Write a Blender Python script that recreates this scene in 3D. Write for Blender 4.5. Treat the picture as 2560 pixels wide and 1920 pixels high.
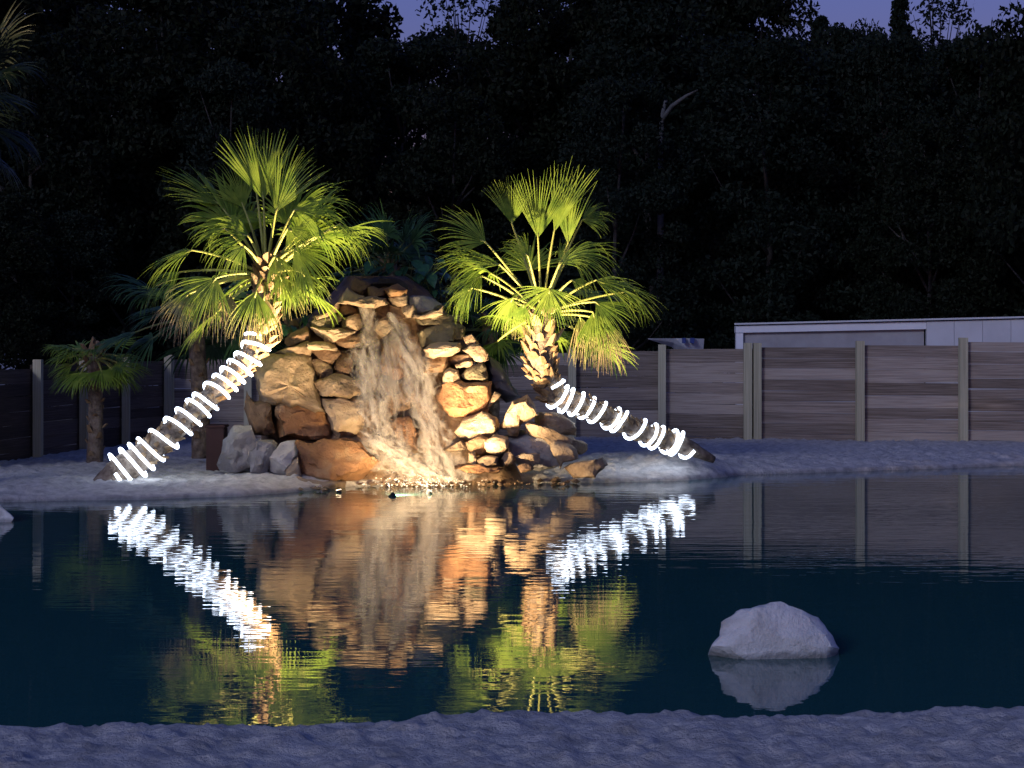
import bpy, bmesh, math, random
import numpy as np
from mathutils import Vector, Matrix

for o in list(bpy.data.objects):
    bpy.data.objects.remove(o, do_unlink=True)
scene = bpy.context.scene
C = scene.collection
rng = random.Random(7)
nrs = np.random.RandomState(11)

# ------------------------------------------------------------------ camera
F = 4777.0          # focal length in photo pixels (2560 wide)
HY = 865.0          # horizon row
CZ = 1.9            # eye height over the water
cam_d = bpy.data.cameras.new('camera')
cam = bpy.data.objects.new('camera', cam_d); C.objects.link(cam)
cam.location = (0, 0, CZ); cam.rotation_euler = (math.radians(90), 0, 0)
cam_d.sensor_width = 36.0
cam_d.lens = 36.0 * F / 2560.0
cam_d.shift_y = -(960.0 - HY) / 2560.0
cam_d.clip_start = 0.1; cam_d.clip_end = 3000
scene.camera = cam
scene.render.resolution_x = 1024; scene.render.resolution_y = 768

# ------------------------------------------------------------------ dusk sky
SUN_EL, SUN_ROT = math.radians(0.0), math.radians(200)
w = bpy.data.worlds.new('World'); scene.world = w; w.use_nodes = True
nt = w.node_tree; nt.nodes.clear()
sky = nt.nodes.new('ShaderNodeTexSky'); sky.sky_type = 'NISHITA'; sky.sun_disc = False
sky.sun_elevation = SUN_EL; sky.sun_rotation = SUN_ROT
sky.air_density = 1.0; sky.dust_density = 0.3; sky.ozone_density = 3.0
tint = nt.nodes.new('ShaderNodeMix'); tint.data_type = 'RGBA'; tint.blend_type = 'MULTIPLY'
tint.inputs[0].default_value = 1.0
tint.inputs[7].default_value = (1.05, 0.86, 1.55, 1)
bg = nt.nodes.new('ShaderNodeBackground'); bg.inputs[1].default_value = 0.15
wo = nt.nodes.new('ShaderNodeOutputWorld')
nt.links.new(sky.outputs[0], tint.inputs[6]); nt.links.new(tint.outputs[2], bg.inputs[0]); nt.links.new(bg.outputs[0], wo.inputs[0])

# last glow of the western sky behind the viewer
sd = bpy.data.lights.new('dusk_sun', 'SUN'); sd.energy = 0.32; sd.angle = math.radians(14); sd.color = (0.72, 0.77, 1.0)
so = bpy.data.objects.new('dusk_sun', sd); C.objects.link(so)
so.rotation_euler = (math.radians(68), 0, math.radians(-32))

vs = scene.view_settings
vs.view_transform = 'Standard'; vs.look = 'None'; vs.exposure = 1.4; vs.gamma = 1.0
scene.render.engine = 'CYCLES'
scene.cycles.max_bounces = 6; scene.cycles.transparent_max_bounces = 12
scene.cycles.sample_clamp_indirect = 4.0

# ------------------------------------------------------------------ helpers
def at(px, py, Y):
    return Vector(((px - 1280.0) / F * Y, Y, CZ - (py - HY) / F * Y))

def fade(t): return t * t * t * (t * (t * 6 - 15) + 10)
def _h(ix, iy, iz, s):
    n = (ix * 374761393 + iy * 668265263 + iz * 2147483647 + s * 1274126177) & 0xffffffff
    n = ((n ^ (n >> 13)) * 1274126177) & 0xffffffff
    return ((n ^ (n >> 16)) & 0xffff) / 65535.0
def vnoise(x, y, z=0.0, s=0):
    x = np.asarray(x, float); y = np.asarray(y, float); z = np.asarray(z, float) + 0 * x
    ix = np.floor(x).astype(np.int64); iy = np.floor(y).astype(np.int64); iz = np.floor(z).astype(np.int64)
    fx, fy, fz = fade(x - ix), fade(y - iy), fade(z - iz)
    r = 0
    for dx in (0, 1):
        for dy in (0, 1):
            for dz in (0, 1):
                wgt = (fx if dx else 1 - fx) * (fy if dy else 1 - fy) * (fz if dz else 1 - fz)
                r = r + wgt * _h(ix + dx, iy + dy, iz + dz, s)
    return r * 2 - 1
def fbm(x, y, z=0.0, o=4, s=0):
    a, r, f = 1.0, 0, 1.0
    for k in range(o):
        r = r + a * vnoise(x * f, y * f, np.asarray(z) * f, s + k * 17); a *= 0.5; f *= 2.03
    return r

def link(o, parent=None):
    C.objects.link(o)
    if parent is not None: o.parent = parent
    return o
def mesh_obj(name, verts, faces, mat, parent=None, smooth=True, sharp=None):
    me = bpy.data.meshes.new(name)
    me.from_pydata([tuple(v) for v in verts], [], faces); me.update()
    if mat is not None:
        for m in (mat if isinstance(mat, (list, tuple)) else [mat]): me.materials.append(m)
    if smooth:
        me.polygons.foreach_set('use_smooth', [True] * len(me.polygons))
        if sharp: me.set_sharp_from_angle(angle=math.radians(sharp))
    return link(bpy.data.objects.new(name, me), parent)
def np_mesh(name, V, Fq, mat, smooth=False):
    me = bpy.data.meshes.new(name)
    V = np.asarray(V, np.float32); Fq = np.asarray(Fq, np.int32); k = Fq.shape[1]
    me.vertices.add(len(V)); me.vertices.foreach_set('co', V.ravel())
    me.loops.add(Fq.size); me.loops.foreach_set('vertex_index', Fq.ravel())
    me.polygons.add(len(Fq)); me.polygons.foreach_set('loop_start', np.arange(0, Fq.size, k, dtype=np.int32))
    me.polygons.foreach_set('loop_total', np.full(len(Fq), k, np.int32))
    if smooth: me.polygons.foreach_set('use_smooth', np.ones(len(Fq), bool))
    me.update(calc_edges=True); me.validate()
    if mat: me.materials.append(mat)
    return me
def empty(name, loc=(0, 0, 0)):
    o = bpy.data.objects.new(name, None); o.empty_display_size = 0.2; o.location = loc; return link(o)
def tag(o, label=None, cat=None, group=None, kind=None):
    if label: o['label'] = label
    if cat: o['category'] = cat
    if group: o['group'] = group
    if kind: o['kind'] = kind
    return o
def local(root, o):           # parent o (built in world coords) to a root that is only translated
    o.parent = root; o.matrix_parent_inverse = Matrix.Translation(root.location).inverted(); return o

def tube(pts, rad, n=8, cap=True, jitter=0.0, seed=0):
    pts = [Vector(p) for p in pts]; V, Fc = [], []
    rr = random.Random(seed)
    up = Vector((0.13, 0.21, 1)).normalized(); prev = None
    for i, p in enumerate(pts):
        t = (pts[min(i + 1, len(pts) - 1)] - pts[max(i - 1, 0)]).normalized()
        a = prev if prev is not None else up.cross(t)
        a = (a - t * a.dot(t))
        if a.length < 1e-5: a = Vector((1, 0, 0)).cross(t)
        a.normalize(); prev = a; b = t.cross(a)
        r = rad[i] if isinstance(rad, (list, tuple)) else rad
        for k in range(n):
            th = 2 * math.pi * k / n; q = r * (1 + jitter * (rr.random() - .5) * 2)
            V.append(p + a * math.cos(th) * q + b * math.sin(th) * q)
    for i in range(len(pts) - 1):
        for k in range(n):
            Fc.append((i * n + k, i * n + (k + 1) % n, (i + 1) * n + (k + 1) % n, (i + 1) * n + k))
    if cap:
        Fc.append(tuple(range(n - 1, -1, -1))); Fc.append(tuple((len(pts) - 1) * n + k for k in range(n)))
    return V, Fc
def catmull(P, n):
    P = [Vector(p) for p in P]; P = [P[0] * 2 - P[1]] + P + [P[-1] * 2 - P[-2]]; out = []
    for i in range(1, len(P) - 2):
        for k in range(n):
            t = k / n; a, b, c, d = P[i - 1], P[i], P[i + 1], P[i + 2]
            out.append(0.5 * ((2 * b) + (c - a) * t + (2 * a - 5 * b + 4 * c - d) * t * t + (-a + 3 * b - 3 * c + d) * t ** 3))
    out.append(P[-2]); return out

# ------------------------------------------------------------------ materials
def newmat(name):
    m = bpy.data.materials.new(name); m.use_nodes = True
    n = m.node_tree; b = n.nodes['Principled BSDF']; return m, n, b
def ramp(n, cols):
    r = n.nodes.new('ShaderNodeValToRGB'); e = r.color_ramp.elements
    while len(e) < len(cols): e.new(0.5)
    for i, (p, c) in enumerate(cols): e[i].position = p; e[i].color = (*c, 1)
    return r
def noisy(name, cols, scale=4.0, rough=0.85, bump=0.3, bscale=18.0, stretch=(1, 1, 1), coord='Object', rand=0.0, detail=6, bdist=0.05, spec=0.3):
    m, n, b = newmat(name)
    tc = n.nodes.new('ShaderNodeTexCoord'); mp = n.nodes.new('ShaderNodeMapping'); mp.inputs['Scale'].default_value = stretch
    oi = n.nodes.new('ShaderNodeObjectInfo')
    ad = n.nodes.new('ShaderNodeVectorMath'); ad.operation = 'ADD'
    sc = n.nodes.new('ShaderNodeVectorMath'); sc.operation = 'SCALE'; sc.inputs[0].default_value = (37, 53, 71)
    n.links.new(oi.outputs['Random'], sc.inputs['Scale'])
    n.links.new(tc.outputs[coord], mp.inputs[0]); n.links.new(mp.outputs[0], ad.inputs[0]); n.links.new(sc.outputs[0], ad.inputs[1])
    no = n.nodes.new('ShaderNodeTexNoise'); no.inputs['Scale'].default_value = scale; no.inputs['Detail'].default_value = detail; no.inputs['Roughness'].default_value = 0.62
    n.links.new(ad.outputs[0], no.inputs['Vector'])
    fac = no.outputs['Fac']
    if rand:
        ma = n.nodes.new('ShaderNodeMath'); ma.operation = 'MULTIPLY_ADD'; ma.inputs[1].default_value = rand; ma.inputs[2].default_value = -rand / 2
        n.links.new(oi.outputs['Random'], ma.inputs[0])
        a2 = n.nodes.new('ShaderNodeMath'); n.links.new(fac, a2.inputs[0]); n.links.new(ma.outputs[0], a2.inputs[1]); fac = a2.outputs[0]
    r = ramp(n, cols); n.links.new(fac, r.inputs[0]); n.links.new(r.outputs[0], b.inputs['Base Color'])
    b.inputs['Roughness'].default_value = rough; b.inputs['Specular IOR Level'].default_value = spec
    if bump:
        nb = n.nodes.new('ShaderNodeTexNoise'); nb.inputs['Scale'].default_value = bscale; nb.inputs['Detail'].default_value = 8; nb.inputs['Roughness'].default_value = 0.65
        n.links.new(ad.outputs[0], nb.inputs['Vector'])
        bp = n.nodes.new('ShaderNodeBump'); bp.inputs['Strength'].default_value = bump; bp.inputs['Distance'].default_value = bdist
        n.links.new(nb.outputs['Fac'], bp.inputs['Height']); n.links.new(bp.outputs[0], b.inputs['Normal'])
    return m
M = {}
M['sand'] = noisy('sand', [(0.28, (0.336, 0.314, 0.291)), (0.5, (0.538, 0.504, 0.470)), (0.72, (0.717, 0.672, 0.616))], 7.0, 0.95, 0.9, 34.0, bdist=0.04, detail=9)
rk = dict(scale=2.6, rough=0.75, bump=0.9, bscale=7.0, rand=0.25, bdist=0.08)
M['tan'] = noisy('rock_tan', [(0.25, (0.142, 0.093, 0.054)), (0.48, (0.284, 0.200, 0.124)), (0.62, (0.370, 0.279, 0.181)), (0.8, (0.255, 0.150, 0.079))], **rk)
M['orange'] = noisy('rock_orange', [(0.25, (0.143, 0.068, 0.034)), (0.5, (0.274, 0.136, 0.060)), (0.65, (0.326, 0.211, 0.114)), (0.8, (0.195, 0.102, 0.060))], **rk)
M['brown'] = noisy('rock_brown', [(0.25, (0.071, 0.040, 0.025)), (0.5, (0.156, 0.093, 0.053)), (0.68, (0.226, 0.140, 0.076)), (0.85, (0.113, 0.066, 0.044))], **rk)
M['olive'] = noisy('rock_olive', [(0.25, (0.061, 0.049, 0.029)), (0.5, (0.150, 0.122, 0.071)), (0.7, (0.232, 0.186, 0.106)), (0.85, (0.103, 0.077, 0.053))], **rk)
M['grey'] = noisy('rock_grey', [(0.25, (0.14, 0.13, 0.13)), (0.5, (0.29, 0.27, 0.26)), (0.7, (0.40, 0.37, 0.34)), (0.85, (0.22, 0.20, 0.19))], **rk)
M['dark'] = noisy('rock_dark', [(0.25, (0.035, 0.03, 0.03)), (0.5, (0.085, 0.07, 0.065)), (0.75, (0.13, 0.11, 0.10))], **rk)
M['core'] = noisy('rock_core', [(0.3, (0.068, 0.037, 0.020)), (0.5, (0.164, 0.095, 0.050)), (0.68, (0.232, 0.155, 0.086)), (0.8, (0.136, 0.068, 0.033))], 3.2, 0.45, 0.8, 7.0, bdist=0.08, spec=0.5)
M['pale'] = noisy('rock_pale', [(0.3, (0.56, 0.54, 0.50)), (0.55, (0.66, 0.64, 0.60)), (0.75, (0.72, 0.70, 0.66))], 2.2, 0.9, 0.35, 16.0, bdist=0.03)
def wetband(m, dark=.5, top=.005):
    n = m.node_tree; b = n.nodes['Principled BSDF']; src = b.inputs['Base Color'].links[0].from_socket
    g_ = n.nodes.new('ShaderNodeNewGeometry'); sp_ = n.nodes.new('ShaderNodeSeparateXYZ'); n.links.new(g_.outputs['Position'], sp_.inputs[0])
    no = n.nodes.new('ShaderNodeTexNoise'); no.inputs['Scale'].default_value = 7; no.inputs['Detail'].default_value = 5; n.links.new(g_.outputs['Position'], no.inputs['Vector'])
    ma = n.nodes.new('ShaderNodeMath'); ma.operation = 'MULTIPLY_ADD'; ma.inputs[1].default_value = -.09; n.links.new(no.outputs['Fac'], ma.inputs[0]); n.links.new(sp_.outputs['Z'], ma.inputs[2])
    mr_ = n.nodes.new('ShaderNodeMapRange'); mr_.inputs[1].default_value = -.03; mr_.inputs[2].default_value = top; mr_.inputs[3].default_value = dark; mr_.inputs[4].default_value = 1.0; n.links.new(ma.outputs[0], mr_.inputs[0])
    sc_ = n.nodes.new('ShaderNodeVectorMath'); sc_.operation = 'SCALE'; n.links.new(src, sc_.inputs[0]); n.links.new(mr_.outputs[0], sc_.inputs['Scale']); n.links.new(sc_.outputs[0], b.inputs['Base Color'])
M['pale'] = noisy('rock_pale', [(0.28, (0.432, 0.420, 0.384)), (0.45, (0.672, 0.660, 0.612)), (0.6, (0.792, 0.780, 0.732)), (0.75, (0.624, 0.600, 0.540))], 5.0, 0.9, 0.7, 24.0, bdist=0.04, detail=9)
wetband(M['pale'])
wetband(M['sand'], .6, .02)
M['plank'] = noisy('plank_wood', [(0.25, (0.131, 0.101, 0.076)), (0.5, (0.289, 0.233, 0.186)), (0.72, (0.446, 0.378, 0.308))], 3.0, 0.85, 0.5, 7.0, (0.8, 4, 5), rand=0.42, bdist=0.02)
M['plank_dark'] = noisy('plank_dark_wood', [(0.25, (0.046, 0.034, 0.026)), (0.5, (0.091, 0.066, 0.050)), (0.72, (0.156, 0.120, 0.094))], 3.0, 0.85, 0.5, 7.0, (0.8, 4, 5), rand=0.4, bdist=0.02)
M['post'] = noisy('post_wood', [(0.3, (0.345, 0.314, 0.200)), (0.55, (0.506, 0.470, 0.310)), (0.75, (0.621, 0.582, 0.410))], 3.0, 0.85, 0.4, 9.0, (4, 4, 0.7), rand=0.15, bdist=0.02)
M['trunk'] = noisy('palm_trunk', [(0.3, (0.056, 0.040, 0.030)), (0.5, (0.168, 0.125, 0.091)), (0.7, (0.280, 0.228, 0.174))], 9.0, 0.9, 0.9, 22.0, bdist=0.04)
M['boot'] = noisy('palm_leaf_base', [(0.3, (0.102, 0.056, 0.027)), (0.5, (0.214, 0.135, 0.066)), (0.7, (0.279, 0.196, 0.109))], 8.0, 0.8, 0.5, 25.0, rand=0.3, bdist=0.02)
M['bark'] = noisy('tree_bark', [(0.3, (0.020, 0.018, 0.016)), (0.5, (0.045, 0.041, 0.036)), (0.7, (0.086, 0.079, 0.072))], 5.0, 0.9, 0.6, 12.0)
M['wall'] = noisy('shed_wall', [(0.3, (0.28, 0.27, 0.27)), (0.7, (0.38, 0.37, 0.37))], 2.0, 0.7, 0.15, 12.0)
M['panel'] = noisy('shed_panel', [(0.3, (0.46, 0.47, 0.48)), (0.7, (0.56, 0.57, 0.58))], 1.5, 0.55, 0.1, 10.0, rand=0.3)
M['fascia'] = noisy('white_fascia', [(0.3, (0.62, 0.63, 0.65)), (0.7, (0.74, 0.75, 0.77))], 2.0, 0.45, 0.05, 10.0)
M['bluepaint'] = noisy('blue_paint', [(0.3, (0.03, 0.05, 0.18)), (0.7, (0.05, 0.08, 0.25))], 2.0, 0.4, 0, 10)
M['redbox'] = noisy('red_brown_paint', [(0.3, (0.028, 0.007, 0.005)), (0.7, (0.044, 0.012, 0.009))], 4.0, 0.6, 0.2, 20)
M['black'] = noisy('black_metal', [(0.3, (0.012, 0.012, 0.013)), (0.7, (0.03, 0.03, 0.032))], 6.0, 0.45, 0.1, 30)
M['liner'] = noisy('dark_liner', [(0.3, (0.03, 0.032, 0.04)), (0.7, (0.075, 0.08, 0.10))], 3.0, 0.5, 0.4, 8)

def emis(name, col, s):
    m, n, b = newmat(name); b.inputs['Base Color'].default_value = (0.8, 0.8, 0.8, 1)
    b.inputs['Emission Color'].default_value = (*col, 1); b.inputs['Emission Strength'].default_value = s; return m
M['led'] = emis('led_rope', (0.68, 0.80, 1.0), 2.2)
M['lens'] = emis('warm_lens', (1.0, 0.72, 0.40), 3.0)

def leafmat(name, c0, c1, dry=None, transl=0.3, rough=0.45):
    m, n, b = newmat(name)
    tc = n.nodes.new('ShaderNodeTexCoord'); no = n.nodes.new('ShaderNodeTexNoise'); no.inputs['Scale'].default_value = 5.0; no.inputs['Detail'].default_value = 5
    n.links.new(tc.outputs['Object'], no.inputs['Vector'])
    r = ramp(n, [(0.35, c0), (0.65, c1)]); n.links.new(no.outputs['Fac'], r.inputs[0]); col = r.outputs[0]
    if dry:
        at_ = n.nodes.new('ShaderNodeAttribute'); at_.attribute_name = 'dry'
        ad = n.nodes.new('ShaderNodeMath'); ad.operation = 'MULTIPLY_ADD'; ad.inputs[1].default_value = 0.5; ad.inputs[2].default_value = -0.25
        n.links.new(no.outputs['Fac'], ad.inputs[0])
        a2 = n.nodes.new('ShaderNodeMath'); n.links.new(ad.outputs[0], a2.inputs[0]); n.links.new(at_.outputs['Fac'], a2.inputs[1])
        rr = ramp(n, [(0.35, (0, 0, 0)), (0.75, (1, 1, 1))]); n.links.new(a2.outputs[0], rr.inputs[0])
        mx = n.nodes.new('ShaderNodeMix'); mx.data_type = 'RGBA'; n.links.new(rr.outputs[0], mx.inputs[0]); n.links.new(col, mx.inputs[6]); mx.inputs[7].default_value = (*dry, 1); col = mx.outputs[2]
    n.links.new(col, b.inputs['Base Color']); b.inputs['Roughness'].default_value = rough; b.inputs['Specular IOR Level'].default_value = 0.12 if rough > .5 else 0.35
    tr = n.nodes.new('ShaderNodeBsdfTranslucent'); n.links.new(col, tr.inputs[0])
    ms = n.nodes.new('ShaderNodeMixShader'); ms.inputs[0].default_value = transl
    out = n.nodes['Material Output']; n.links.new(b.outputs[0], ms.inputs[1]); n.links.new(tr.outputs[0], ms.inputs[2]); n.links.new(ms.outputs[0], out.inputs[0])
    return m
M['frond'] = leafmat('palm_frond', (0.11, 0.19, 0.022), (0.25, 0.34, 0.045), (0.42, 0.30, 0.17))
M['frond_dim'] = leafmat('palm_frond_shaded', (0.032, 0.080, 0.028), (0.065, 0.14, 0.05), (0.20, 0.17, 0.11))  # darker copy of the frond, shade of the rear palms put into the colour
M['frond_unlit'] = leafmat('palm_frond_unlit', (0.004, 0.009, 0.005), (0.009, 0.018, 0.009), (0.025, 0.022, 0.016))  # near-black frond copy, colour stands in for the lack of light at left
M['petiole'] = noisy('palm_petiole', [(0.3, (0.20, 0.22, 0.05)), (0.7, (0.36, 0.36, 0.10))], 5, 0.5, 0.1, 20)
M['petiole_dim'] = noisy('palm_petiole_shaded', [(0.3, (0.08, 0.10, 0.035)), (0.7, (0.14, 0.16, 0.06))], 5, 0.5, 0.1, 20)  # petiole colour lowered to carry the shade on the plants behind
M['broad'] = leafmat('broad_leaf', (0.03, 0.10, 0.055), (0.06, 0.17, 0.09), None, 0.2, 0.3)
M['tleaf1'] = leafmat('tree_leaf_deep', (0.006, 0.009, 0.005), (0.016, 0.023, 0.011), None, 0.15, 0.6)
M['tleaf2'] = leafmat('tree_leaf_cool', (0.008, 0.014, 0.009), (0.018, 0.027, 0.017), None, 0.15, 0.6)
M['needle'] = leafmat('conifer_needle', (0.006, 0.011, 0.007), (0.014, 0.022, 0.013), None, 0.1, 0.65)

# pool water: dark body, clear mirror, ripples strongest by the waterfall
m, n, b = newmat('pool_water')
b.inputs['Base Color'].default_value = (0.022, 0.105, 0.100, 1); b.inputs['Roughness'].default_value = 0.015; b.inputs['IOR'].default_value = 1.33; b.inputs['Specular IOR Level'].default_value = 0.5
geo = n.nodes.new('ShaderNodeNewGeometry')
def wav(scale, stretch, det):
    mp = n.nodes.new('ShaderNodeMapping'); mp.inputs['Scale'].default_value = stretch
    t = n.nodes.new('ShaderNodeTexNoise'); t.inputs['Scale'].default_value = scale; t.inputs['Detail'].default_value = det; t.inputs['Roughness'].default_value = 0.5
    n.links.new(geo.outputs['Position'], mp.inputs[0]); n.links.new(mp.outputs[0], t.inputs['Vector']); return t.outputs['Fac']
w1 = wav(1.0, (0.55, 2.2, 1), 3.0); w2 = wav(1.0, (2.2, 7.5, 1), 2.0)
wm = n.nodes.new('ShaderNodeMath'); wm.operation = 'MULTIPLY_ADD'; wm.inputs[1].default_value = 0.5; n.links.new(w2, wm.inputs[0]); n.links.new(w1, wm.inputs[2])
dist = n.nodes.new('ShaderNodeVectorMath'); dist.operation = 'DISTANCE'; dist.inputs[1].default_value = (-1.2, 25.5, 0); n.links.new(geo.outputs['Position'], dist.inputs[0])
mr = n.nodes.new('ShaderNodeMapRange'); mr.inputs[1].default_value = 2.0; mr.inputs[2].default_value = 13.0; mr.inputs[3].default_value = 1.0; mr.inputs[4].default_value = 0.30
n.links.new(dist.outputs['Value'], mr.inputs[0])
amp = n.nodes.new('ShaderNodeMath'); amp.operation = 'MULTIPLY'; n.links.new(wm.outputs[0], amp.inputs[0]); n.links.new(mr.outputs[0], amp.inputs[1])
bp = n.nodes.new('ShaderNodeBump'); bp.inputs['Strength'].default_value = 1.0; bp.inputs['Distance'].default_value = 0.0055
n.links.new(amp.outputs[0], bp.inputs['Height']); n.links.new(bp.outputs[0], b.inputs['Normal'])
M['water'] = m

# falling water: streaky, part see-through
m, n, b = newmat('falling_water')
b.inputs['Base Color'].default_value = (0.50, 0.45, 0.38, 1); b.inputs['Roughness'].default_value = 0.4
atn = n.nodes.new('ShaderNodeAttribute'); atn.attribute_name = 'flow'
mp = n.nodes.new('ShaderNodeMapping'); mp.inputs['Scale'].default_value = (2.4, 0.75, 1); n.links.new(atn.outputs['Vector'], mp.inputs[0])
t = n.nodes.new('ShaderNodeTexNoise'); t.inputs['Scale'].default_value = 1.0; t.inputs['Detail'].default_value = 3.5; n.links.new(mp.outputs[0], t.inputs['Vector'])
r = ramp(n, [(0.40, (0.02,) * 3), (0.64, (0.72,) * 3)]); n.links.new(t.outputs['Fac'], r.inputs[0])
sx = n.nodes.new('ShaderNodeSeparateXYZ'); n.links.new(atn.outputs['Vector'], sx.inputs[0])
al = n.nodes.new('ShaderNodeMath'); al.operation = 'MULTIPLY'; n.links.new(r.outputs[0], al.inputs[0]); n.links.new(sx.outputs['Z'], al.inputs[1]); n.links.new(al.outputs[0], b.inputs['Alpha'])
b2 = n.nodes.new('ShaderNodeBump'); b2.inputs['Strength'].default_value = 0.5; b2.inputs['Distance'].default_value = 0.03; n.links.new(t.outputs['Fac'], b2.inputs['Height']); n.links.new(b2.outputs[0], b.inputs['Normal'])
M['fall'] = m
M['foam'] = noisy('foam', [(0.3, (0.55, 0.54, 0.52)), (0.7, (0.72, 0.71, 0.69))], 9.0, 0.4, 0)

# ================================================================== GROUND
NEAR = [(-6000, 1790), (-400, 1822), (0, 1816), (350, 1816), (650, 1812), (940, 1806), (1090, 1783), (1300, 1778), (1590, 1781), (1810, 1791), (1990, 1791), (2140, 1778), (2380, 1763), (2560, 1759), (3200, 1740), (9000, 1700)]
FAR = [(-7000, 1330), (-600, 1285), (0, 1254), (300, 1250), (600, 1240), (760, 1229), (880, 1216), (1050, 1210), (1300, 1206), (1520, 1206), (1720, 1200), (1860, 1188), (2200, 1176), (2560, 1163), (3400, 1140), (9000, 1060)]
def curve(tab, zlip):
    xs, ys = [], []
    for px, py in tab:
        Y = F * (CZ - zlip) / (py - HY); xs.append((px - 1280) / F * Y); ys.append(Y)
    return np.array(xs), np.array(ys)
NX, NY = curve(NEAR, 0.05); FX, FY = curve(FAR, 0.0)
def ground_z(x, y):
    yn = np.interp(x, NX, NY); yf = np.interp(x, FX, FY)
    wob = 0.10 * fbm(x * 1.1, y * 0 + 3.3, 0, 3, 5)
    dn = yn + wob * 0.35 - y            # metres on to the near beach
    df = y - (yf + wob)                 # metres on to the far beach
    lump = fbm(x * 5.5, y * 5.5, 0, 4, 21)
    big = fbm(x * 0.9, y * 0.9, 0, 3, 31)
    ridg = 1 - np.abs(fbm(x * 3.1, y * 3.1, 0, 3, 44))
    clod = np.clip(fbm(x * 13, y * 13, 0, 2, 61), -.2, 1) + .6 * np.clip(fbm(x * 8, y * 8, 0, 2, 67), -.1, 1)
    zn = np.clip(dn, -1, 0.06) * 0.9 + 0.12 * (1 - np.exp(-np.clip(dn, 0, 9) / 1.2)) + np.clip(dn + 0.05, 0, .2) / .2 * (0.015 * lump + 0.008 * big + 0.010 * ridg + .021 * clod - .010)
    rise = 0.15 - 0.04 * np.clip((-x - 2.5) / 1.5, 0, 1) + 0.19 * np.exp(-((x - 2.5) / 1.3) ** 2 - ((y - 28.2) / 1.2) ** 2)
    zf = np.clip(df, -1, 0.05) * 0.9 + rise * (1 - np.exp(-np.clip(df, 0, 60) / 0.7)) + np.clip(df, 0, .4) / .4 * (0.020 * lump + 0.018 * big + 0.014 * ridg + .024 * clod - .012)
    z = np.maximum(np.clip(zn, -0.6, 9), np.clip(zf, -0.6, 9))
    return z
def axis(segs):
    a = []
    for lo, hi, st in segs: a += list(np.arange(lo, hi - 1e-6, st))
    a.append(segs[-1][1]); return np.array(a)
gx = axis([(-900, -60, 60), (-60, -12, 3), (-12, -8.5, 0.25), (-8.5, -3, 0.05), (-3, 3, 0.025), (3, 8.5, 0.05), (8.5, 12, 0.25), (12, 60, 3), (60, 900, 60)])
gy = axis([(-300, -10, 20), (-10, 6, 1.0), (6, 7.6, 0.1), (7.6, 10.4, 0.018), (10.4, 21.5, 0.5), (21.5, 31, 0.05), (31, 37, 0.12), (37, 90, 2), (90, 1500, 60)])
X, Yg = np.meshgrid(gx, gy)
Z = ground_z(X, Yg)
nx, ny = len(gx), len(gy)
V = np.stack([X, Yg, Z], -1).reshape(-1, 3)
i, j = np.meshgrid(np.arange(nx - 1), np.arange(ny - 1))
a = (j * nx + i).ravel(); Fq = np.stack([a, a + 1, a + 1 + nx, a + nx], -1)
g = link(bpy.data.objects.new('sand_ground', np_mesh('sand_ground', V, Fq, M['sand'], True))); tag(g, kind='structure')
def gz(x, y): return float(ground_z(np.array([x]), np.array([y]))[0])

wv = [(-120, -20, 0), (120, -20, 0), (120, 60, 0), (-120, 60, 0)]
wobj = mesh_obj('pool_water', wv, [(0, 1, 2, 3)], M['water'], smooth=False); tag(wobj, kind='structure')

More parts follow.
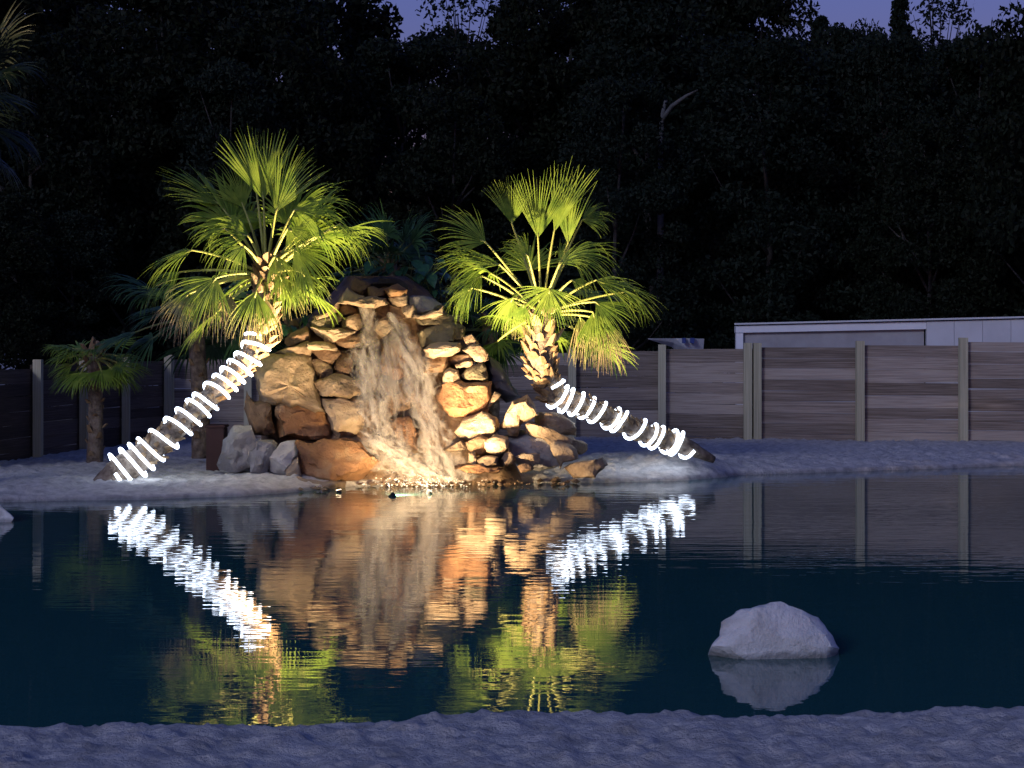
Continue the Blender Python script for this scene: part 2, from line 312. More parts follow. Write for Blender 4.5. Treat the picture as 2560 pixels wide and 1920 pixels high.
# ================================================================== ROCKS
def ysurf(py): return 26.05 + max(-0.1, (1195 - py) / 500.0) * 1.45
def rock(name, poly, mat, parent=None, Y=None, depth=0.35, bulge=0.16, seed=None, rough=1.0, grow=1.11, chis=11, tilt=0.32):
    seed = hash((round(poly[0][0]), round(poly[0][1]))) & 0xffff if seed is None else seed
    rr = random.Random(seed)
    P = []
    for k in range(len(poly)):                              # refine and roughen the outline
        a, b_ = poly[k], poly[(k + 1) % len(poly)]
        L = math.hypot(b_[0] - a[0], b_[1] - a[1]); nsub = max(2, min(7, int(L / 11)))
        for q in range(nsub):
            t = q / nsub; jt = 0.045 * L if q else 0
            P.append((a[0] + (b_[0] - a[0]) * t + rr.uniform(-jt, jt), a[1] + (b_[1] - a[1]) * t + rr.uniform(-jt, jt)))
    cx = sum(p[0] for p in P) / len(P); cy = sum(p[1] for p in P) / len(P)
    P = [(cx + (x - cx) * grow, cy + (y - cy) * grow) for x, y in P]
    size = (max(p[0] for p in P) - min(p[0] for p in P) + max(p[1] for p in P) - min(p[1] for p in P)) * 0.5 / 185
    bl = min(bulge, size * 0.45); dp = max(depth, size * 0.6)
    tx, ty = rr.uniform(-tilt, tilt), rr.uniform(-tilt, tilt * 0.6)
    prof = [(0.22, -1.0), (0.45, -1.0), (0.64, -1.0), (0.80, -0.97), (0.91, -0.86), (0.975, -0.6), (1.0, -0.2), (1.0, 0.15), (0.97, 0.6), (0.8, 1.0)]
    V = []; m_ = len(P)
    for s, d in prof:
        for (x, y) in P:
            qx, qy = cx + (x - cx) * s, cy + (y - cy) * s
            yy = (Y if Y else ysurf(qy)) + (d * bl if d < 0.2 else d * dp) + (tx * (qx - cx) + ty * (qy - cy)) / 185.0 * (1 if d < 0.2 else 0)
            V.append(at(qx, qy, yy))
    f0 = at(cx, cy, (Y if Y else ysurf(cy)) - bl); b0 = at(cx, cy, (Y if Y else ysurf(cy)) + dp * 1.05)
    c0 = sum(V, Vector()) / len(V)
    V.append(f0); V.append(b0)
    # chisel flat facets
    for _ in range(chis):
        nrm = Vector((rr.gauss(0, .8), -abs(rr.gauss(0.7, .5)), rr.gauss(0, .8))).normalized()
        dmax = max((v - c0).dot(nrm) for v in V); lim = dmax * rr.uniform(0.70, 0.93)
        for k, v in enumerate(V):
            e = (v - c0).dot(nrm) - lim
            if e > 0: V[k] = v - nrm * e * 0.9
    arr = np.array(V); nz = fbm(arr[:, 0] * 5, arr[:, 1] * 5, arr[:, 2] * 7, 4, seed % 97) + .7 * (1 - 2 * np.abs(vnoise(arr[:, 0] * 6, arr[:, 1] * 6, arr[:, 2] * 11, seed % 89)))
    for k, v in enumerate(V):
        dv = (v - c0); V[k] = v + dv.normalized() * float(nz[k]) * 0.04 * rough * min(1, size * 2.2)
    Fc = []
    for r_ in range(len(prof) - 1):
        for k in range(m_):
            Fc.append((r_ * m_ + k, r_ * m_ + (k + 1) % m_, (r_ + 1) * m_ + (k + 1) % m_, (r_ + 1) * m_ + k))
    for k in range(m_):
        Fc.append((len(V) - 2, (k + 1) % m_, k)); l = (len(prof) - 1) * m_; Fc.append((len(V) - 1, l + k, l + (k + 1) % m_))
    # signed area decides winding
    ar = sum(P[k][0] * P[(k + 1) % m_][1] - P[(k + 1) % m_][0] * P[k][1] for k in range(m_))
    if ar < 0: Fc = [tuple(reversed(f)) for f in Fc]
    o = mesh_obj(name, V, Fc, mat, None, True, 28)
    if parent is not None: local(parent, o)
    return o
def C1(pts): return [(600 + x * 0.3376, 660 + y * 0.3376) for x, y in pts]
def C2(pts): return [(1000 + x * 0.33755, 660 + y * 0.33755) for x, y in pts]
def C5(pts): return [(200 + x * 0.3134, 780 + y * 0.3134) for x, y in pts]

fall = empty('rock_waterfall', at(950, 1200, 26.2))
tag(fall, 'tall mound of stacked tan and brown rocks with water running down its front', 'waterfall')

# rocky heart of the mound
rows, cols = 46, 44; V = []
edge = [(690, 850, 1030), (720, 825, 1080), (800, 750, 1150), (860, 700, 1180), (960, 650, 1210), (1060, 635, 1245), (1150, 640, 1300), (1215, 640, 1330)]
for r_ in range(rows):
    py = 690 + (1215 - 690) * r_ / (rows - 1)
    l = np.interp(py, [e[0] for e in edge], [e[1] for e in edge]) + 16; q = np.interp(py, [e[0] for e in edge], [e[2] for e in edge]) - 16
    for c_ in range(cols):
        u = c_ / (cols - 1) * 2 - 1; px = (l + q) / 2 + (q - l) / 2 * math.sin(u * math.pi / 2)
        y = ysurf(py) + 0.18 + 1.1 * (1 - math.sqrt(max(0, 1 - u ** 4 * .98))) 
        wx = (px - 1280) / 185.
        y += -0.16 * float(fbm(np.array([wx * 2.6]), np.array([py / 185. * 2.6]), 0, 4, 3)[0])
        V.append(at(px, py, y))
bk = len(V)
for r_ in range(rows):
    py = 690 + (1215 - 690) * r_ / (rows - 1)
    l = np.interp(py, [e[0] for e in edge], [e[1] for e in edge]) + 16; q = np.interp(py, [e[0] for e in edge], [e[2] for e in edge]) - 16
    for c_ in range(cols):
        u = c_ / (cols - 1) * 2 - 1; px = (l + q) / 2 + (q - l) / 2 * math.sin(u * math.pi / 2)
        v = at(px, py, ysurf(py) + 1.30); v.y += 1.2 * math.sqrt(max(0, 1 - u * u)); V.append(v)
Fc = []
for r_ in range(rows - 1):
    for c_ in range(cols - 1):
        a = r_ * cols + c_; Fc.append((a, a + cols, a + cols + 1, a + 1)); a += bk; Fc.append((a, a + 1, a + cols + 1, a + cols))
for r_ in range(rows - 1):
    for c_ in (0, cols - 1):
        a = r_ * cols + c_; f = (a, bk + a, bk + a + cols, a + cols); Fc.append(f if c_ == 0 else f[::-1])
for c_ in range(cols - 1): Fc.append((c_, c_ + 1, bk + c_ + 1, bk + c_))
local(fall, mesh_obj('rock_core', V, Fc, M['core'], None, True, 40))

R1 = [  # outline, stone, push towards viewer
 ('tan', [(200,720),(270,680),(400,670),(520,720),(580,800),(600,900),(590,1000),(640,1090),(560,1060),(430,1020),(240,1040),(110,1040),(90,940),(120,850)], .10),
 ('brown', [(40,960),(110,1030),(240,1035),(215,1140),(270,1290),(110,1245),(60,1120)], .0),  # browner stone in place of the big boulder's shadowed lower part
 ('orange', [(220,1140),(330,1060),(460,1045),(600,1100),(650,1160),(720,1270),(560,1285),(400,1250),(290,1275)], .0),
 ('tan', [(585,880),(640,840),(760,830),(860,860),(890,900),(880,975),(640,985),(600,940)], .08),
 ('tan', [(640,990),(860,980),(900,1020),(910,1180),(860,1250),(740,1280),(670,1180),(640,1090)], .05),
 ('orange', [(390,1340),(480,1310),(580,1340),(760,1300),(880,1320),(940,1400),(1040,1460),(1060,1540),(800,1590),(560,1590),(470,1550),(440,1440)], .16),
 ('tan', [(260,670),(520,560),(525,680),(400,668)], .06),
 ('brown', [(330,550),(500,460),(520,560),(380,600)], .05),
 ('tan', [(550,480),(740,480),(880,500),(700,575),(650,575)], .08),
 ('olive', [(520,430),(640,380),(740,370),(750,460),(620,482),(540,475)], .05),
 ('tan', [(745,400),(880,380),(895,490),(765,492)], .07),
 ('brown', [(690,560),(760,512),(900,510),(930,580),(900,610),(720,605)], .04),
 ('tan', [(530,590),(640,578),(700,600),(720,645),(640,630),(530,635)], .10),
 ('brown', [(520,640),(640,625),(720,650),(740,670),(700,745),(560,705)], .02),
 ('brown', [(720,680),(830,670),(840,825),(700,800),(720,740)], .04),
 ('tan', [(530,720),(600,710),(690,760),(690,825),(590,850),(560,780)], .04),
 ('tan', [(530,390),(700,335),(730,290),(730,360),(560,425)], .08),
 ('brown', [(735,320),(790,288),(865,340),(865,382),(740,395)], .03),
 ('tan', [(720,285),(810,200),(920,240),(905,285),(800,295)], .06),
 ('brown', [(820,185),(860,105),(965,150),(945,245)], .03),
 ('dark', [(830,120),(1000,95),(1180,125),(1250,170),(1100,165),(960,162)], -.10),
 ('brown', [(950,170),(1060,190),(1085,255),(960,245)], .04),
 ('orange', [(1060,190),(1170,158),(1235,190),(1222,225),(1110,245)], .07),
 ('tan', [(780,292),(920,268),(1080,258),(1100,292),(1000,325),(900,314)], .14),
 ('tan', [(1100,250),(1230,240),(1245,312),(1140,292)], .05),
 ('brown', [(1010,330),(1120,310),(1112,445),(1020,432)], .0),
 ('tan', [(1000,420),(1110,400),(1135,470),(1060,545),(1000,490)], .06),
 ('brown', [(1120,300),(1200,310),(1255,380),(1180,425),(1120,380)], .02),
 ('tan', [(1200,320),(1280,310),(1305,372),(1230,402)], .05),
 ('grey', [(1262,250),(1400,235),(1480,300),(1470,352),(1300,354)], .0),
 ('orange', [(1060,620),(1180,560),(1230,680),(1240,820),(1130,860),(1060,780)], -.05),
 ('brown', [(1060,900),(1200,860),(1260,980),(1230,1120),(1100,1130),(1050,1020)], -.07),
 ('orange', [(1100,1150),(1240,1130),(1320,1280),(1300,1380),(1180,1330)], -.02),
 ('brown', [(870,640),(1000,600),(1060,760),(1020,900),(900,880)], -.10),
 ('brown', [(900,1010),(1040,940),(1090,1150),(1020,1260),(910,1230)], -.06),
 ('tan', [(400,1560),(480,1560),(640,1590),(800,1590),(780,1640),(560,1640),(430,1610)], .22),
]
for mt, poly, push in R1:
    P = C1(poly); cy = sum(p[1] for p in P) / len(P)
    o = rock('rock', P, M[mt], fall, Y=None); o.location.y -= push * 2.3
R2 = [
 ('tan', [(95,385),(280,352),(315,318),(310,375),(180,405)], .10),
 ('olive', [(110,405),(300,392),(420,380),(460,422),(320,435),(150,455)], .02),
 ('olive', [(140,515),(280,432),(420,432),(482,470),(470,562),(300,575),(180,605)], .05),
 ('tan', [(190,640),(300,590),(450,588),(462,622),(380,672),(200,684)], .12),
 ('tan', [(478,545),(530,530),(585,592),(500,605)], .05),
 ('tan', [(480,640),(560,600),(632,620),(645,705),(600,725),(530,685)], .05),
 ('brown', [(150,700),(340,680),(352,742),(310,795),(170,805)], .03),
 ('brown', [(360,690),(530,672),(522,722),(412,752),(360,732)], .04),
 ('tan', [(415,742),(545,720),(525,765),(430,765)], .09),
 ('tan', [(330,805),(370,772),(432,790),(432,852),(362,885),(330,925)], .10),
 ('olive', [(440,842),(530,762),(622,732),(655,865),(560,855),(470,855)], .04),
 ('orange', [(330,900),(460,880),(560,870),(652,880),(655,1000),(642,1105),(420,1115),(300,1105),(280,980)], .06),
 ('tan', [(665,1005),(700,948),(745,970),(705,1015),(650,1065)], .05),
 ('tan', [(440,1235),(500,1150),(600,1120),(705,1140),(712,1232),(640,1265),(560,1285),(460,1285)], .10),
 ('tan', [(738,1192),(800,1140),(812,1205),(760,1225)], .02),
 ('tan', [(645,1312),(700,1268),(785,1280),(785,1345),(720,1395),(650,1375)], .20),
 ('brown', [(500,1312),(600,1272),(652,1282),(642,1385),(560,1395),(520,1362)], .14),
 ('tan', [(335,1365),(450,1300),(505,1352),(400,1376)], .16),
 ('tan', [(520,1392),(562,1378),(575,1465),(508,1455)], .22),
 ('tan', [(578,1432),(640,1400),(725,1410),(715,1465),(620,1475)], .26),
 ('orange', [(420,1470),(560,1475),(760,1490),(740,1520),(500,1515)], .25),
 ('brown', [(860,1470),(960,1460),(1000,1500),(900,1520)], .28),
]
for mt, poly, push in R2:
    o = rock('rock', C2(poly), M[mt], fall); o.location.y -= push * 2.3
# falling water --------------------------------------------------------
def stream(path, nm, seed, lift, op=1.0):
    rr = random.Random(seed)
    pp = [Vector((p[0], p[1], p[2])) for p in path]; S = catmull(pp, 7); cols_ = 13
    V, Fc, A = [], [], []
    for r_, s in enumerate(S):
        for c_ in range(cols_):
            u = c_ / (cols_ - 1) * 2 - 1
            wv_ = s.z * (1 + 0.22 * math.sin(r_ * .9 + seed + (3 if u > 0 else 0)))
            px = s.x + u * wv_ * .62; py = s.y + 6 * rr.uniform(-1, 1) * (0.5 + abs(u))
            y = ysurf(py) - lift - 0.05 * math.sqrt(max(0, 1 - u * u)) + 0.012 * rr.uniform(-1, 1)
            V.append(at(px, py, y)); A.append((u * s.z / 60. + seed, r_ * 0.16, (1 - u * u) * op))
    for r_ in range(len(S) - 1):
        for c_ in range(cols_ - 1):
            a = r_ * cols_ + c_; Fc.append((a, a + cols_, a + cols_ + 1, a + 1))
    o = mesh_obj(nm, V, Fc, M['fall']); at_ = o.data.attributes.new('flow', 'FLOAT_VECTOR', 'POINT')
    at_.data.foreach_set('vector', [c for v in A for c in v]); return local(fall, o)
S1 = [(919, 762, 34), (921, 800, 36), (921, 850, 38), (915, 872, 76), (922, 920, 84), (928, 980, 76), (936, 1030, 66), (946, 1075, 72), (965, 1112, 96), (1005, 1150, 110), (1060, 1185, 110), (1100, 1203, 110)]
S2 = [(985, 785, 30), (1008, 840, 46), (1030, 890, 66), (1046, 945, 80), (1056, 1000, 66), (1074, 1050, 64), (1092, 1100, 74), (1112, 1150, 86), (1135, 1202, 100)]
S3 = [(955, 800, 40), (972, 880, 110), (985, 950, 150), (995, 1030, 170), (1010, 1100, 200), (1040, 1160, 230), (1060, 1203, 260)]
S4 = [(930, 1085, 50), (975, 1125, 60), (1030, 1155, 60), (1090, 1185, 60), (1140, 1205, 60)]
for k, (S_, l_, op) in enumerate(((S1, .20, .9), (S1, .26, .6), (S2, .20, .9), (S2, .26, .6), (S3, .13, .6), (S4, .28, .8))):
    stream([(x + rng.uniform(-5, 5), y, w_) for x, y, w_ in S_], 'water_stream', k * 3 + 1, l_, op)
V, Fc = [], []                                    # spray and foam where it lands
for k in range(240):
    px = rng.gauss(1050, 62); hgt = abs(rng.gauss(0, .07)); Y = rng.uniform(25.55, 26.0); c_ = Vector(((px - 1280) / F * Y, Y, .01 + hgt)); s_ = rng.uniform(.003, .009) * (1.6 if hgt < .03 else 1); b0 = len(V)
    for d in ((1, 0, 0), (0, 1, 0), (-1, 0, 0), (0, -1, 0), (0, 0, 1), (0, 0, -1)): V.append(c_ + Vector((d[0] * s_ * rng.uniform(1, 2.2), d[1] * s_, d[2] * s_ * rng.uniform(.6, 1.3))))
    for q in range(4): Fc.append((b0 + q, b0 + (q + 1) % 4, b0 + 4)); Fc.append((b0 + (q + 1) % 4, b0 + q, b0 + 5))
tag(local(fall, mesh_obj('spray', V, Fc, M['foam'])), kind='stuff')

# loose rocks beside the waterfall ------------------------------------
def loose(name, poly, mt, label, Y, depth=.45, bulge=.2, cat='rock', **k):
    o = rock(name, poly, M[mt], None, Y=Y, depth=depth, bulge=bulge, **k); return tag(o, label, cat)
loose('boulder', C5([(1100,1235),(1150,1080),(1230,940),(1350,925),(1400,1060),(1380,1150),(1350,1250)]), 'grey', 'grey boulder under the left palm, leftmost of the grey rocks beside the waterfall', 26.0)
loose('boulder', C1([(70,1450),(140,1300),(200,1305),(265,1340),(225,1420),(190,1540),(80,1540)]), 'grey', 'upright grey rock at the foot of the waterfall, between two other grey rocks', 25.85)
loose('boulder', C1([(215,1430),(300,1340),(392,1330),(410,1430),(340,1555),(220,1550)]), 'grey', 'grey rock touching the orange rock at the foot of the waterfall', 25.8)
loose('boulder', C1([(360,1480),(420,1440),(450,1540),(460,1590),(350,1580)]), 'tan', 'small tan rock at water edge left of the low orange rock', 25.65, .2, .1)
loose('standing_stone', C2([(800,1145),(840,1030),(930,1000),(1000,1120),(890,1150),(875,1235),(812,1255)]), 'tan', 'upright pinkish stone leaning right of the waterfall', 26.25, .3)
loose('stone_slab', C2([(1020,1110),(1100,1110),(1280,1180),(1285,1262),(1200,1262),(1020,1195)]), 'tan', 'upper of two long tan slabs stacked right of the waterfall', 26.5, .4, .12)
loose('stone_slab', C2([(955,1255),(990,1172),(1100,1222),(1250,1282),(1362,1330),(1368,1402),(1260,1405),(1120,1322)]), 'tan', 'lower of two long tan slabs stacked right of the waterfall', 26.2, .45, .14)
loose('boulder', C2([(810,1290),(900,1232),(1000,1262),(1120,1322),(1135,1392),(1200,1402),(1190,1450),(1090,1500),(1060,1530),(900,1480),(850,1420),(820,1350)]), 'grey', 'dark shaded boulder under the long slabs right of the waterfall', 26.3, .6, .12)
loose('boulder', C2([(1130,1352),(1200,1340),(1290,1380),(1305,1442),(1210,1455),(1185,1520),(1165,1420)]), 'tan', 'small crooked tan rock below the long slabs', 26.0, .3, .14)
loose('stone_slab', C2([(1240,1505),(1360,1462),(1490,1440),(1522,1490),(1440,1575),(1300,1570)]), 'tan', 'bright flat slab lying at the water edge, farthest right of the rocks', 25.85, .5, .2)
loose('boulder', C2([(735,1475),(800,1368),(855,1450),(805,1500)]), 'tan', 'small triangular tan rock at the water edge', 25.8, .2, .1)
loose('boulder', C2([(856,1425),(920,1398),(1025,1410),(1025,1468),(940,1450)]), 'tan', 'small flat tan rock in front of the dark shaded boulder', 25.85, .2, .1)
loose('boulder', C2([(640,680),(740,750),(800,890),(900,990),(780,1000),(690,940),(650,830)]), 'liner', 'smooth dark blue rock sloping behind the right flank of the waterfall', 27.1, .6, .2)
# boulders standing in the pool
loose('pool_boulder', [(1768,1640),(1778,1612),(1800,1590),(1806,1556),(1840,1527),(1900,1516),(1950,1508),(1992,1524),(2042,1545),(2072,1580),(2095,1620),(2085,1660),(1930,1690),(1790,1670)], 'pale', 'big rounded pale rock standing in the water near the front shore', 11.75, .6, .16, chis=4, tilt=.08, rough=.35, grow=1.0)
loose('pool_boulder', [(-120,1310),(-110,1270),(-60,1240),(-10,1262),(26,1294),(10,1325),(-80,1335)], 'pale', 'pale pointed rock in the water cut by the left picture edge', 20.8, .5, .14, chis=3, rough=.4)
# pebbles along the foot
V, Fc = [], []
for k in range(150):
    px = rng.uniform(740, 1440); py = rng.uniform(1194, 1212) if px > 860 else rng.uniform(1205, 1226)
    Y = F * (CZ - 0.03) / (py - HY); c_ = at(px, py, Y); s = rng.uniform(.015, .05) * (1.4 if rng.random() < .15 else 1); b0 = len(V)
    for d in ((1, 0, 0), (.3, .95, 0), (-.8, .6, .1), (-.8, -.6, 0), (.3, -.95, .1), (.1, .1, .8), (0, 0, -.6)):
        V.append(c_ + Vector((d[0] * s * rng.uniform(.8, 1.5), d[1] * s, d[2] * s * rng.uniform(.7, 1.2))))
    for q in range(5): Fc.append((b0 + q, b0 + (q + 1) % 5, b0 + 5)); Fc.append((b0 + (q + 1) % 5, b0 + q, b0 + 6))
tag(mesh_obj('pebbles', V, Fc, M['tan'], smooth=False), 'small tan pebbles along the foot of the waterfall', 'pebbles', kind='stuff')
# red-brown box and coiled hose
def box(name, x0, x1, y0, y1, z0, z1, mat, parent=None, bev=0.01):
    bm = bmesh.new(); bmesh.ops.create_cube(bm, size=1)
    for v in bm.verts: v.co = Vector((x0 + (v.co.x + .5) * (x1 - x0), y0 + (v.co.y + .5) * (y1 - y0), z0 + (v.co.z + .5) * (z1 - z0)))
    if bev: bmesh.ops.bevel(bm, geom=bm.edges[:], offset=bev, segments=2, affect='EDGES')
    me = bpy.data.meshes.new(name); bm.to_mesh(me); bm.free(); me.materials.append(mat)
    o = link(bpy.data.objects.new(name, me))
    if parent is not None: local(parent, o)
    return o
p0 = at(515, 1165, 26.8); p1 = at(560, 1070, 26.8)
bx = empty('pump_box', (p0.x, 26.8, p0.z)); tag(bx, 'dark red box standing in the shade under the left palm trunk', 'box')
box('body', p0.x, p1.x, 26.8, 27.15, p0.z - .1, p1.z, M['redbox'], bx); box('lid', p0.x - .02, p1.x + .02, 26.78, 27.17, p1.z + .002, p1.z + .04, M['redbox'], bx)

# ================================================================== PALMS
def frond_mesh(base, hub, axis_, normal, R, spread, nseg, droop, split, age, seed, sag=0.12):
    rr = random.Random(seed); axis_ = axis_.normalized(); normal = (normal - axis_ * normal.dot(axis_)).normalized(); side = axis_.cross(normal)
    V, Fc, D = [], [], []; st = 8; da = spread / nseg
    for k in range(nseg):
        ang = ((k + .5) / nseg - .5) * spread; d = (axis_ * math.cos(ang) + side * math.sin(ang)).normalized()
        L = R * (0.78 + .22 * math.cos(ang * .8)) * rr.uniform(.88, 1.06); p = hub.copy(); dd = droop * rr.uniform(.5, 2.3)
        if rr.random() < .10: dd *= 2.2
        if rr.random() < .07: L *= rr.uniform(.45, .8)
        ang += rr.uniform(-.35, .35) * da
        perp0 = (side * math.cos(ang) - axis_ * math.sin(ang)).normalized()
        d = (d + normal * (0.16 * math.cos(ang) - 0.06) + normal * rr.uniform(-.05, .05)).normalized()
        b0 = len(V); tw = rr.uniform(-.5, .5); sp = split * rr.uniform(.72, 1.12)
        for s_ in range(st + 1):
            s = s_ / st
            if s_: 
                d = (d + Vector((0, 0, -1)) * dd * max(0, s - .25) ** 1.1 * .42).normalized(); p = p + d * (L / st)
            wd = 2 * s * L * math.sin(da / 2) * 1.04 if s < sp else 2 * sp * L * math.sin(da / 2) * max(0.04, ((1 - s) / (1 - sp)) ** .75)
            wd = max(wd, .003)
            nn = d.cross(perp0).normalized() * -1; q = max(0, s - sp) * tw
            pp = perp0 * math.cos(q) + nn * math.sin(q)
            V += [p - pp * wd / 2, p + nn * wd * .22, p + pp * wd / 2]; D += [min(1.2, max(0, age + (s - .72) * 1.25 * (0.35 + age) * (1 - .95 * min(1, age)) + rr.uniform(-.03, .03)))] * 3
        for s_ in range(st):
            a = b0 + s_ * 3
            for c_ in range(2): Fc.append((a + c_, a + c_ + 1, a + c_ + 4, a + c_ + 3))
    return V, Fc, D
def add_frond(palm, base, hub, axis_, normal, R, spread=2.6, nseg=30, droop=.5, split=.55, age=.1, seed=0, sag=.10, dim=False):
    V, Fc, D = frond_mesh(base, hub, axis_, normal, R, spread, nseg, droop, split, age, seed)
    o = mesh_obj('frond', V, Fc, M['frond_unlit' if dim == 2 else 'frond_dim' if dim else 'frond']); a = o.data.attributes.new('dry', 'FLOAT', 'POINT'); a.data.foreach_set('value', D)
    local(palm, o)
    mid = (base + hub) / 2 + Vector((0, 0, sag)) ; pts = [base * (1 - t) ** 2 + mid * 2 * t * (1 - t) + hub * t * t for t in [k / 7 for k in range(8)]]
    pts.append(hub + axis_.normalized() * R * .12)
    V, Fc = tube(pts, [.026 - .015 * k / 8 for k in range(9)], 6)
    q = mesh_obj('petiole', V, Fc, M['petiole_dim' if dim else 'petiole']); q.parent = o
    q.matrix_parent_inverse = Matrix.Identity(4)
def px_frond(palm, base, Y0, hub, tip, dy=0.0, tdy=None, mode='flat', up=.0, **k):
    h = at(hub[0], hub[1], Y0 + dy); t_ = at(tip[0], tip[1], Y0 + (tdy if tdy is not None else dy)); ax = t_ - h
    k['droop'] = k.get('droop', .5) * 1.35 + .05; k['spread'] = k.get('spread', 2.4) * .86; k['split'] = k.get('split', .55) * .82
    nrm = {'flat': Vector((0.15, -1, .25)), 'edge': Vector((0, -.35, 1)), 'half': Vector((0, -.8, .8))}[mode]
    add_frond(palm, base, h, ax, nrm, ax.length, seed=int(hub[0] * 7 + tip[1] * 3), **k)
def rand_fronds(palm, base, n, pet, R, seed, az=(0, 6.283), el=(-.5, 1.1), dim=False, age=.1, droop=.6, nseg=26):
    rr = random.Random(seed)
    for k in range(n):
        a = az[0] + (az[1] - az[0]) * (k + rr.random() * .8) / n; e = rr.uniform(*el)
        d = Vector((math.cos(a) * math.cos(e), math.sin(a) * math.cos(e), math.sin(e))); pl = pet * rr.uniform(.75, 1.2)
        hub = base + d * pl + Vector((0, 0, -.10 * pl)); ax = (d + Vector((0, 0, -.35))).normalized() if e < .8 else d
        nr = Vector((0, 0, 1)) - ax * ax.z
        if nr.length < .2: nr = Vector((0, -1, 0))
        add_frond(palm, base, hub, ax, nr + Vector((rr.uniform(-.4, .4), rr.uniform(-.6, .2), 0)), R * rr.uniform(.85, 1.15), rr.uniform(2.4, 3.6), nseg, droop * rr.uniform(.6, 1.3), .55, max(0, age + (-e) * .25 + rr.uniform(-.1, .1)), seed * 100 + k, dim=dim)
boot_me = None
def boot_mesh():
    V = [(-.075, 0, 0), (.075, 0, 0), (.045, -.035, .11), (-.045, -.035, .11), (-.055, .03, 0), (.055, .03, 0), (.03, -.012, .12), (-.03, -.012, .12), (0, -.035, .03), (0, -.06, .14)]
    Fc = [(0, 1, 8), (1, 2, 8), (0, 8, 3), (8, 2, 9), (3, 8, 9), (4, 7, 6, 5), (0, 3, 7, 4), (1, 5, 6, 2), (3, 9, 7), (9, 2, 6), (7, 9, 6), (0, 4, 5, 1)]
    me = bpy.data.meshes.new('leaf_base'); me.from_pydata(V, [], Fc); me.materials.append(M['boot']); me.update(); return me
boot_me = boot_mesh()
def frames(S):
    out = []; prev = None
    for i_, p in enumerate(S):
        t_ = (S[min(i_ + 1, len(S) - 1)] - S[max(i_ - 1, 0)]).normalized(); a = prev if prev is not None else Vector((0, -1, 0))
        a = (a - t_ * a.dot(t_)).normalized(); prev = a; out.append((p, t_, a, t_.cross(a)))
    return out
def trunk(palm, pts, rad, boots=(0.0, 1.0), nb=100, seed=1, bs=1.0):
    S = catmull(pts, 8); R_ = [float(np.interp(k / (len(S) - 1), np.linspace(0, 1, len(rad)), rad)) for k in range(len(S))]
    V, Fc = tube(S, R_, 16, True, .06, seed); local(palm, mesh_obj('trunk', V, Fc, M['trunk']))
    fr = frames(S); rr = random.Random(seed)
    for k in range(nb):
        f = boots[0] + (boots[1] - boots[0]) * (k + rr.random()) / nb; x = f * (len(S) - 1); i_ = min(int(x), len(S) - 2); q = x - i_
        p = fr[i_][0].lerp(fr[i_ + 1][0], q); t_, a, b_ = fr[i_][1:]; th = k * 2.399 + rr.uniform(-.3, .3)
        out = a * math.cos(th) + b_ * math.sin(th); r_ = R_[i_] * .95
        zz = (t_ + out * rr.uniform(.1, .5)).normalized(); yy = (-out - zz * (-out).dot(zz)).normalized(); xx = yy.cross(zz)
        s = rr.uniform(.7, 1.25) * bs * (1 if f > .62 else .62)
        mtx = Matrix((xx, yy, zz)).transposed().to_4x4(); mtx.translation = p + out * r_
        o = link(bpy.data.objects.new('leaf_base', boot_me)); o.parent = palm
        o.matrix_world = Matrix.Identity(4); o.matrix_parent_inverse = Matrix.Translation(palm.location).inverted()
        o.matrix_basis = mtx @ Matrix.Diagonal((s, s, s * rr.uniform(.8, 1.5), 1))
    return S, R_
def rope(label, S, R_, f0, f1, turns, seed, rr_=.023, hand=1):
    fr = frames(S); rr = random.Random(seed); pts = []; n_ = turns * 26
    off = [rr.uniform(-.42, .42) for _ in range(turns + 2)]
    for k in range(n_ + 1):
        u = k / n_; tu = u * turns; ti = int(tu); wob = off[ti] * (1 - (tu - ti)) + off[min(ti + 1, turns)] * (tu - ti)
        f = f0 + (f1 - f0) * (tu + wob) / turns; x = max(0, min(len(S) - 1.001, f * (len(S) - 1))); i_ = int(x); q = x - i_
        p = fr[i_][0].lerp(fr[i_ + 1][0], q); a, b_ = fr[i_][2], fr[i_][3]; th = 2 * math.pi * tu * hand
        pts.append(p + (a * math.cos(th) + b_ * math.sin(th)) * (R_[i_] * 1.08 + .040))
    V, Fc = tube(pts, rr_, 7); o = mesh_obj('rope_light', V, Fc, M['led']); return tag(o, label, 'rope light')

# left palm
YL = 25.6
pl = empty('palm_tree', at(270, 1190, 24.9)); tag(pl, 'tall bright palm curving up from the sand left of the waterfall', 'palm')
tp = [at(235, 1215, 24.75), at(300, 1178, 24.85), at(385, 1118, 24.95), at(480, 1035, 25.1), at(570, 950, 25.3), at(632, 880, 25.45), at(662, 790, 25.55), at(668, 690, 25.6), at(664, 640, 25.6)]
SL, RL = trunk(pl, tp, [.07, .20, .155, .13, .125, .13, .15, .155, .10], (.2, .98), 190, 3)
B = at(665, 690, 25.6)
k = dict()
px_frond(pl, B, YL, (659, 500), (635, 322), -.1, mode='flat', spread=1.5, nseg=24, droop=.05, split=.7, age=.08)
px_frond(pl, B, YL, (690, 530), (745, 365), -.25, mode='flat', spread=1.5, nseg=22, droop=.12, split=.6, age=.0)
px_frond(pl, B, YL, (550, 512), (405, 418), .25, mode='edge', spread=2.4, droop=.15, age=.0)
px_frond(pl, B, YL, (735, 525), (918, 515), -.2, mode='half', spread=2.6, droop=.55, age=.05)
px_frond(pl, B, YL, (790, 590), (955, 608), -.35, mode='edge', spread=2.8, droop=.7, age=.1)
px_frond(pl, B, YL, (735, 622), (845, 715), -.3, mode='flat', spread=2.2, droop=.4, age=.0)
px_frond(pl, B, YL, (620, 590), (462, 557), -.25, mode='half', spread=2.6, droop=.8, age=.05)
